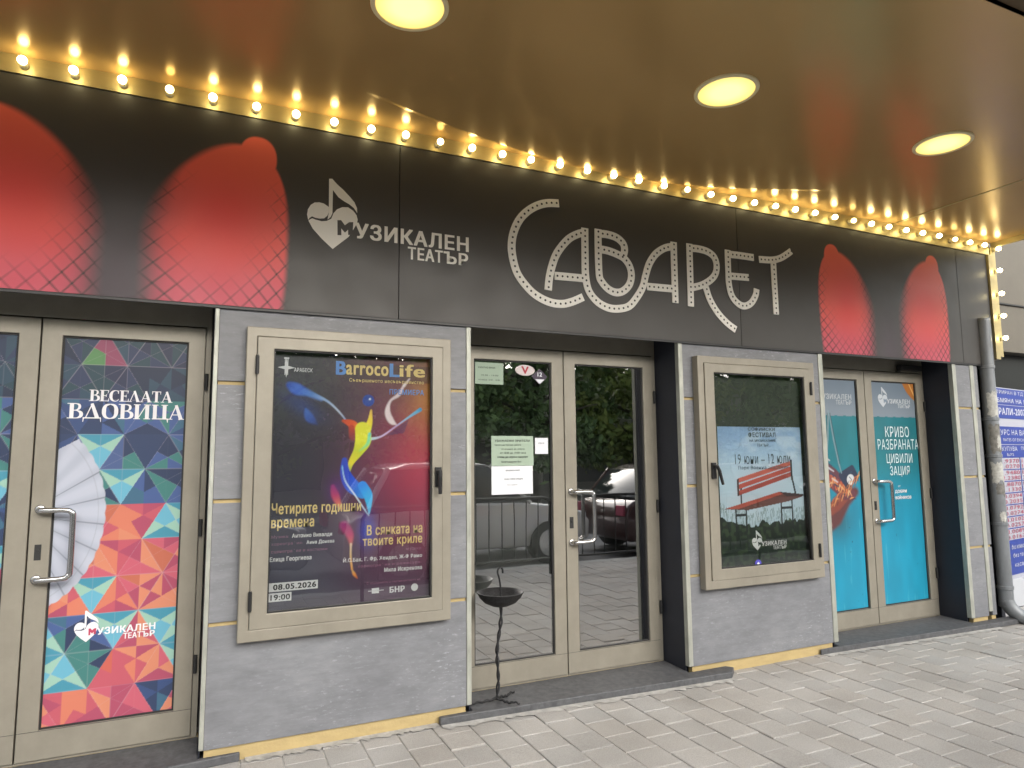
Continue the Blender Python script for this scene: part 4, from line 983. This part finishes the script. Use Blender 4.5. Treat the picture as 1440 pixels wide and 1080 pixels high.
for pts in ([(0,0,.02),(-.06,.01,.010),(-.13,.02,.006),(-.19,.0,.004)], [(0,0,.02),(.03,-.03,.012),(.055,-.06,.006),(.085,-.08,.010),(.10,-.11,.004)], [(0,0,.02),(.05,.035,.012),(.09,.05,.006),(.12,.07,.012),(.145,.055,.016)]):
    P = catmull([(ax-.03+p[0], ay+p[1], az+p[2]) for p in pts], 6)
    MB().tube([(p.x, p.y, p.z+.003*math.sin(i*1.4)) for i, p in enumerate(P)], [.0085-.004*i/len(P) for i in range(len(P))], 8).build('leg', M['iron'], ash, smooth=True)

# ------------------------------------------------------------------ drainpipe
px, py = 6.455, -.02
pipe = thing('drainpipe', (px, py, 0), 'grey drainpipe with torn paper stuck on it at the right end of the front', 'drainpipe')
pts = [(px, py, 2.70), (px, py, 2.50), (px, py, 2.2), (px, py, .30), (px, py, .20), (px+.012, py-.025, .125), (px+.045, py-.07, .072), (px+.085, py-.125, .050)]
PP = catmull(pts, 5); MB().tube([tuple(v) for v in PP], .058, 20).build('pipe', M['pipe'], pipe, smooth=True)
for z in (.30, .85, 1.45, 1.78, 2.25):
    MB().lathe([(.0585, -.016), (.064, -.012), (.064, .012), (.0585, .016)], (px, py, z), 24).build('collar', M['pipe'], pipe)
def patch(z0, z1, a0, a1, m, seed):
    r = random.Random(seed); n_ = 10; vs = []
    for j in range(n_+1):
        for i in range(n_+1):
            t = R(a0+(a1-a0)*i/n_); z = z0+(z1-z0)*j/n_
            if i in (0, n_): t += r.uniform(-.12, .12)
            if j in (0, n_): z += r.uniform(-.02, .02)
            vs.append((px+.0597*math.cos(t), py+.0597*math.sin(t), z))
    MB().add(vs, [(j*(n_+1)+i, j*(n_+1)+i+1, (j+1)*(n_+1)+i+1, (j+1)*(n_+1)+i) for j in range(n_) for i in range(n_)]).build('torn_paper', m, pipe)
pw = mat('old_paper', (.42, .42, .39), .8, noise=((40, 40, 40), .25, 4)); pg = mat('grime', (.17, .165, .15), .8, noise=((30, 30, 30), .35, 5))
patch(1.80, 2.02, 195, 300, pw, 1); patch(1.48, 1.72, 190, 320, pg, 2); patch(1.52, 1.62, 245, 305, pw, 3); patch(1.22, 1.38, 185, 300, pw, 4); patch(1.1, 1.2, 210, 330, pg, 5); patch(.85+.03, .96, 220, 270, pw, 7)

# ------------------------------------------------------------------ exchange-rate board and the neighbouring shop
EB = thing('neighbour_shop', (7.6, .35, 0), 'neighbouring shop front right of the drainpipe with a dark window and grey fascia', 'shop')
M['ngrey'] = mat('warm_grey_panel', (.105, .092, .070), .5, noise=((2, 2, 2), .12, 4))
MB().box(6.55, 10.5, .42, .60, 2.52, 5.2).build('fascia', M['ngrey'], EB, bevel=.004)
MB().box(6.55, 10.5, .40, .419, 3.02, 3.035).build('fascia_joint', M['alu_dark'], EB)
MB().box(6.55, 10.5, .55, .60, .0, 2.515).build('window', mat('dark_shop_glass', (.012, .014, .013), .45, spec=.2), EB)
MB().box(6.55, 10.5, .30, .549, .0, .26).build('base', mat('white_base', (.45, .47, .50), .6), EB, bevel=.004)
MB().box(6.50, 6.549, .05, .62, 0, 3.6).build('side_wall', M['reveal'], EB)
mb_ = MB(); mb_.prism([(6.62, 2.36), (6.70, 2.36), (6.83, 2.56), (6.78, 2.60)], .20, .24); mb_.build('bracket', mat('pale_bracket', (.5, .5, .46), .5), EB, bevel=.003)
bd = thing('exchange_board', (6.64, .20, .30), 'blue and white currency exchange rate board behind the drainpipe', 'notice board')
bd.rotation_euler = (0, 0, 0)
ca_, sa_ = math.cos(R(10)), math.sin(R(10))
def eb(name, mb, m, parent=None):
    # board face turned ten degrees away from the theatre front
    mb.v = [(6.60+(v[0])*ca_-(v[1])*sa_, .205+(v[0])*sa_+(v[1])*ca_, v[2]) for v in mb.v]
    return mb.build(name, m, parent or bd)
bw = mat('white_board', (.36, .37, .43), .5); bb = mat('blue_board', (.014, .040, .26), .45); rd = mat('red_digits', (.36, .05, .10), .5)
M['board_white'] = mat('board_white_letters', (.50, .52, .60), .5)
eb('panel', MB().box(0, 1.9, 0, .03, .22, 2.125), bw)
k = MB(); k.box(.01, 1.89, -.003, -.0005, 1.955, 2.115); k.box(.01, 1.89, -.003, -.0005, 1.815, 1.948); k.box(.01, 1.89, -.003, -.0005, 1.56, 1.735); k.box(.01, 1.89, -.003, -.0005, 1.425, 1.553); k.box(.01, 1.89, -.003, -.0005, .30, .62)
rowz = []
z = 1.418
for i in range(7):
    for j in range(2):
        rowz.append((z-.050, z)); z -= .052
    k.box(.01, 1.89, -.003, -.0005, z-.010, z-.001); z -= .010
for xx in (.455, .965, 1.46): k.box(xx, xx+.016, -.0036, -.0006, .62, 1.4245)
eb('blue_bands', k, bb)
L = Letters(); yy = -.0045
L.word('РЕГИСТРИРАН В ТД НА НАП', .20, 1.60, 2.055, 2.098, yy, .0); L.word('ЗА ОБМЯНА НА ВАЛУТА', .25, 1.65, 1.975, 2.020, yy, .01); L.word('ТРАЛИ-2007 ЕООД', .46, 1.62, 1.840, 1.922, yy, .02)
L.word('КУРС НА ВАЛУТИТЕ', .48, 1.60, 1.650, 1.705, yy, .0); L.word('RATES OF EXCHANGE', .60, 1.30, 1.588, 1.618, yy, 0); L.word('КУПУВА', .55, .92, 1.492, 1.536, yy, 0); L.word('ПРОДАВА', 1.02, 1.42, 1.492, 1.536, yy, 0); L.word('BUYS', .66, .82, 1.442, 1.470, yy, 0); L.word('SELLS', 1.12, 1.30, 1.442, 1.470, yy, 0)
L.word('без комисионна', .58, 1.05, .54, .585, yy, 0); L.word('без такси', .60, .98, .46, .50, yy, 0); L.word('каса 1', .62, .90, .37, .41, yy, 0)
eb('white_lettering', L.mb, M['board_white'])
L = Letters()
vals = ['1.9370','1.0270','1.9480','2.2380','1.8870','1.1330','0.0394','0.2035','0.0792','0.0274','0.0102','0.0257','0.0089','0.0167']
for (a, b), t in zip(rowz, vals):
    L.word(t, .50, .94, a+.006, b-.006, yy, .0); L.word('%.4f' % (float(t)*1.02), 1.01, 1.44, a+.006, b-.006, yy, .0)
eb('rate_digits', L.mb, rd)

# ------------------------------------------------------------------ the street behind the camera, seen in the glass
def car(x, y, col, label, L=4.2, Hh=1.48):
    t = thing('parked_car', (x, y, -.12), label, 'car', 'cars parked along the kerb')
    pm = mat('car_paint', col, .25, .1, coat=.8); gm = mat('car_glass', (.02, .025, .028), .05)
    z = -.12; W2 = .87
    prof = [(-.5,.30),(-.5,.62),(-.485,.80),(-.46,.88),(-.30,.93),(.20,.93),(.36,.86),(.46,.76),(.495,.62),(.5,.34),(.47,.26),(-.47,.26)]
    def loft(pr, ws, nm, m, par=None):
        mb = MB(); n_ = len(pr); vs = []
        for s in (-1, 1):
            for inset in (1., ):
                for (a, b), ww in zip(pr, ws): vs.append((x+a*L, y+s*ww, z+b))
        mb.add(vs, [tuple(range(n_)), tuple(range(2*n_-1, n_-1, -1))]+[(q, (q+1) % n_, (q+1) % n_+n_, q+n_) for q in range(n_)])
        return mb.build(nm, m, par or t, bevel=.05, smooth=True, seg=3)
    loft(prof, [W2-.06 if b < .4 else (W2 if b < .8 else W2-.06) for a, b in prof], 'body', pm)
    loft([(-.44,.90),(-.36,Hh-.10),(-.28,Hh-.02),(-.02,Hh),(.09,Hh-.06),(.255,.905)], [.80,.62,.60,.60,.62,.80], 'windows', gm)
    loft([(-.35,Hh-.09),(-.28,Hh-.005),(-.02,Hh+.015),(.085,Hh-.045)], [.64,.62,.62,.64], 'roof', pm)
    mb = MB()
    for s in (-1, 1):
        mb.tube([(x+.245*L, y+s*.79, z+.91), (x+.09*L, y+s*.625, z+Hh-.05)], .035, 6).tube([(x-.43*L, y+s*.79, z+.91), (x-.35*L, y+s*.635, z+Hh-.08)], .04, 6).tube([(x-.10*L, y+s*.80, z+.91), (x-.10*L, y+s*.615, z+Hh-.01)], .035, 6)
    mb.build('pillar', pm, t)
    for a in (-.31, .32):
        for s in (-1, 1):
            wl = MB().tube([(x+a*L, y+s*.88, z+.31), (x+a*L, y+s*.68, z+.31)], .31, 28).build('wheel', M['rubber'], t)
            MB().tube([(x+a*L, y+s*.885, z+.31), (x+a*L, y+s*.86, z+.31)], .20, 20).build('rim', M['steel'], wl)
    for s in (-1, 1):
        MB().box(x+.462*L, x+.492*L, y+s*.62-.16, y+s*.62+.16, z+.62, z+.74).build('headlight', M['paper'], t, bevel=.02)
        MB().box(x-.505*L, x-.490*L, y+s*.66-.12, y+s*.66+.12, z+.66, z+.82).build('tail_light', rd, t, bevel=.01)
        MB().box(x-.06*L, x-.02*L, y+s*.86-.02, y+s*.86+.02, z+.80, z+.83).build('door_handle', M['steel'], t, bevel=.006)
    return t
car(-.9, -5.75, (.38, .39, .41), 'silver hatchback parked at the kerb nearest the left display case', 4.2, 1.50)
car(3.55, -5.70, (.70, .70, .70), 'white hatchback parked in the middle of the row at the kerb', 3.9, 1.52)
car(8.1, -5.35, (.05, .018, .018), 'dark red saloon parked at the kerb near the drainpipe end', 4.3, 1.45)
car(12.9, -5.6, (.10, .12, .16), 'dark blue saloon parked last in the row past the theatre', 4.4, 1.45)

def railing(x0, x1, label):
    yr = -3.42; t = thing('pedestrian_railing', ((x0+x1)/2, yr, 0), label, 'railing', 'railings along the pavement edge')
    im = M['iron']
    P = [(x0, yr, 0), (x0, yr, .86), (x0+.03, yr, .93), (x0+.10, yr, .96), (x1-.10, yr, .96), (x1-.03, yr, .93), (x1, yr, .86), (x1, yr, 0)]
    MB().tube(P, .020, 10).build('frame', im, t, smooth=True)
    MB().tube([(x0, yr, .20), (x1, yr, .20)], .014, 8).build('bottom_rail', im, t)
    n_ = int((x1-x0)/.165)
    for i in range(1, n_):
        xx = x0+(x1-x0)*i/n_; MB().tube([(xx, yr, .20), (xx, yr, .955)], .008, 6).build('bar', im, t)
railing(-3.3, -.72, 'black bar railing at the pavement edge, left end')
railing(1.52, 4.05, 'black bar railing at the pavement edge opposite the clear door')
railing(4.35, 6.9, 'black bar railing at the pavement edge opposite the turquoise door')

# pavilion across the road
pv = thing('pavilion', (4, -18, 0), 'low shop pavilion with a pale cornice across the road behind the camera', 'building')
MB().box(-22, 30, -20, -18.0, 0, 2.1).build('wall', mat('pavilion_wall', (.30, .29, .27), .7), pv)
MB().box(-23, 31, -20.2, -16.9, 2.15, 2.85).build('cornice', mat('pavilion_cornice', (.52, .51, .50), .7), pv)
for i in range(14):
    MB().box(-21+i*3.6, -18.2+i*3.6, -18.0, -17.94, .5, 1.95).build('window', mat('pavilion_glass', (.03, .035, .04), .06) if i == 0 else bpy.data.materials['pavilion_glass'], pv)

# apartment row added beyond the trees to block sky glare in the glass
ap = thing('added_apartment_row', (4, -27, 0), 'long grey apartment row added beyond the trees behind the camera', 'building')
MB().box(-34, 42, -34, -27, 0, 5.6).build('wall', mat('apartment_wall', (.20, .19, .175), .8, noise=((.6, .6, .6), .2, 4)), ap)
MB().box(-34.3, 42.3, -34.3, -26.6, 5.601, 5.95).build('roof', mat('apartment_roof', (.10, .08, .07), .8), ap)
agl = mat('apartment_glass', (.03, .035, .04), .2)
for i in range(18):
    for zz in (.9, 3.5): MB().box(-32+i*4.1, -30.2+i*4.1, -27.0, -26.93, zz, zz+1.4).build('window', agl, ap)

# trees
def leaf_mat(nm, a, b):
    m = bpy.data.materials.new(nm); m.use_nodes = True
    n = m.node_tree.nodes; l = m.node_tree.links; p = n['Principled BSDF']
    g = n.new('ShaderNodeNewGeometry'); r = n.new('ShaderNodeValToRGB'); r.color_ramp.elements[0].color = (*a, 1); r.color_ramp.elements[1].color = (*b, 1)
    l.new(g.outputs['Random Per Island'], r.inputs[0]); l.new(r.outputs[0], p.inputs['Base Color']); p.inputs['Roughness'].default_value = .6
    return m
LM = [leaf_mat('leaves_deep', (.06, .12, .04), (.16, .26, .08)), leaf_mat('leaves_bright', (.10, .16, .03), (.26, .32, .08))]
BK = mat('bark', (.06, .05, .04), .9)
def tree(x, y, hgt, rad, li, seed, label, low=1.3):
    r = np.random.RandomState(seed); t = thing('street_tree', (x, y, 0), label, 'tree', 'trees across the road')
    mb = MB().tube([(x, y, 0), (x+.08, y, hgt*.25), (x-.05, y+.1, hgt*.5), (x+.1, y, hgt*.85)], [.17, .14, .10, .03], 10)
    for k in range(9):
        a = k*2.4; z0 = hgt*(.22+.06*k); mb.tube([(x, y, z0), (x+math.cos(a)*rad*.45, y+math.sin(a)*rad*.45, z0+.5), (x+math.cos(a)*rad*.8, y+math.sin(a)*rad*.8, z0+.7)], [.07, .04, .015], 6)
    mb.build('trunk', BK, t, smooth=True)
    n_c = 75; cen = []
    for k in range(n_c):
        th = r.rand()*6.283; q = r.rand()**.5; zz = low+(hgt-low)*r.rand(); s = math.sin(math.pi*min(1, max(.12, (zz-low)/(hgt-low)*.86+.14)))**.6
        cen.append((x+math.cos(th)*q*rad*s, y+math.sin(th)*q*rad*s, zz))
    cen = np.array(cen); n_l = 9500; ci = r.randint(0, n_c, n_l); pos = cen[ci]+r.normal(0, .26, (n_l, 3))*np.array([1, 1, .8])
    u = r.normal(size=(n_l, 3)); u /= np.linalg.norm(u, axis=1)[:, None]; v = np.cross(u, r.normal(size=(n_l, 3))); v /= np.linalg.norm(v, axis=1)[:, None]
    s = (.085+.085*r.rand(n_l))[:, None]
    q = np.stack([pos-u*s, pos+v*s*.5, pos+u*s, pos-v*s*.5], 1).reshape(-1, 3)
    MB().add([tuple(a) for a in q], [(4*i, 4*i+1, 4*i+2, 4*i+3) for i in range(n_l)]).build('crown', LM[li], t)
TR = [(-7,-15,7.0,2.8,0,'broad dark tree far left across the road'), (-2.5,-14.8,6.3,2.6,1,'bright green tree at the left across the road'), (1.5,-15.2,6.9,2.8,0,'dark tree opposite the left display case across the road'), (5.6,-14.6,5.6,2.6,0,'short dark tree opposite the clear door across the road'),
      (9.6,-15.0,5.9,2.7,0,'dark tree opposite the far doorway across the road'), (13.4,-15.0,6.3,2.6,1,'bright tree past the theatre end across the road'), (17.5,-14.8,6.3,2.8,0,'tall dark tree far right across the road'), (22.5,-15.4,6.6,2.9,1,'tall bright tree farthest right across the road'), (-4,-21.5,8.6,3.6,0,'tall tree behind the pavilion, left of the row'), (3.2,-21,8.2,3.6,0,'tall tree behind the pavilion opposite the display case'), (8.2,-21.5,8.8,3.6,1,'tall bright tree behind the pavilion'), (14.5,-21.5,9.0,3.8,0,'tallest tree behind the pavilion on the right')]  # trees behind the pavilion are added to screen sky glare from the glass
for i, a in enumerate(TR):
    if a[2] > 0: tree(*a[:5], 30+i, a[5])
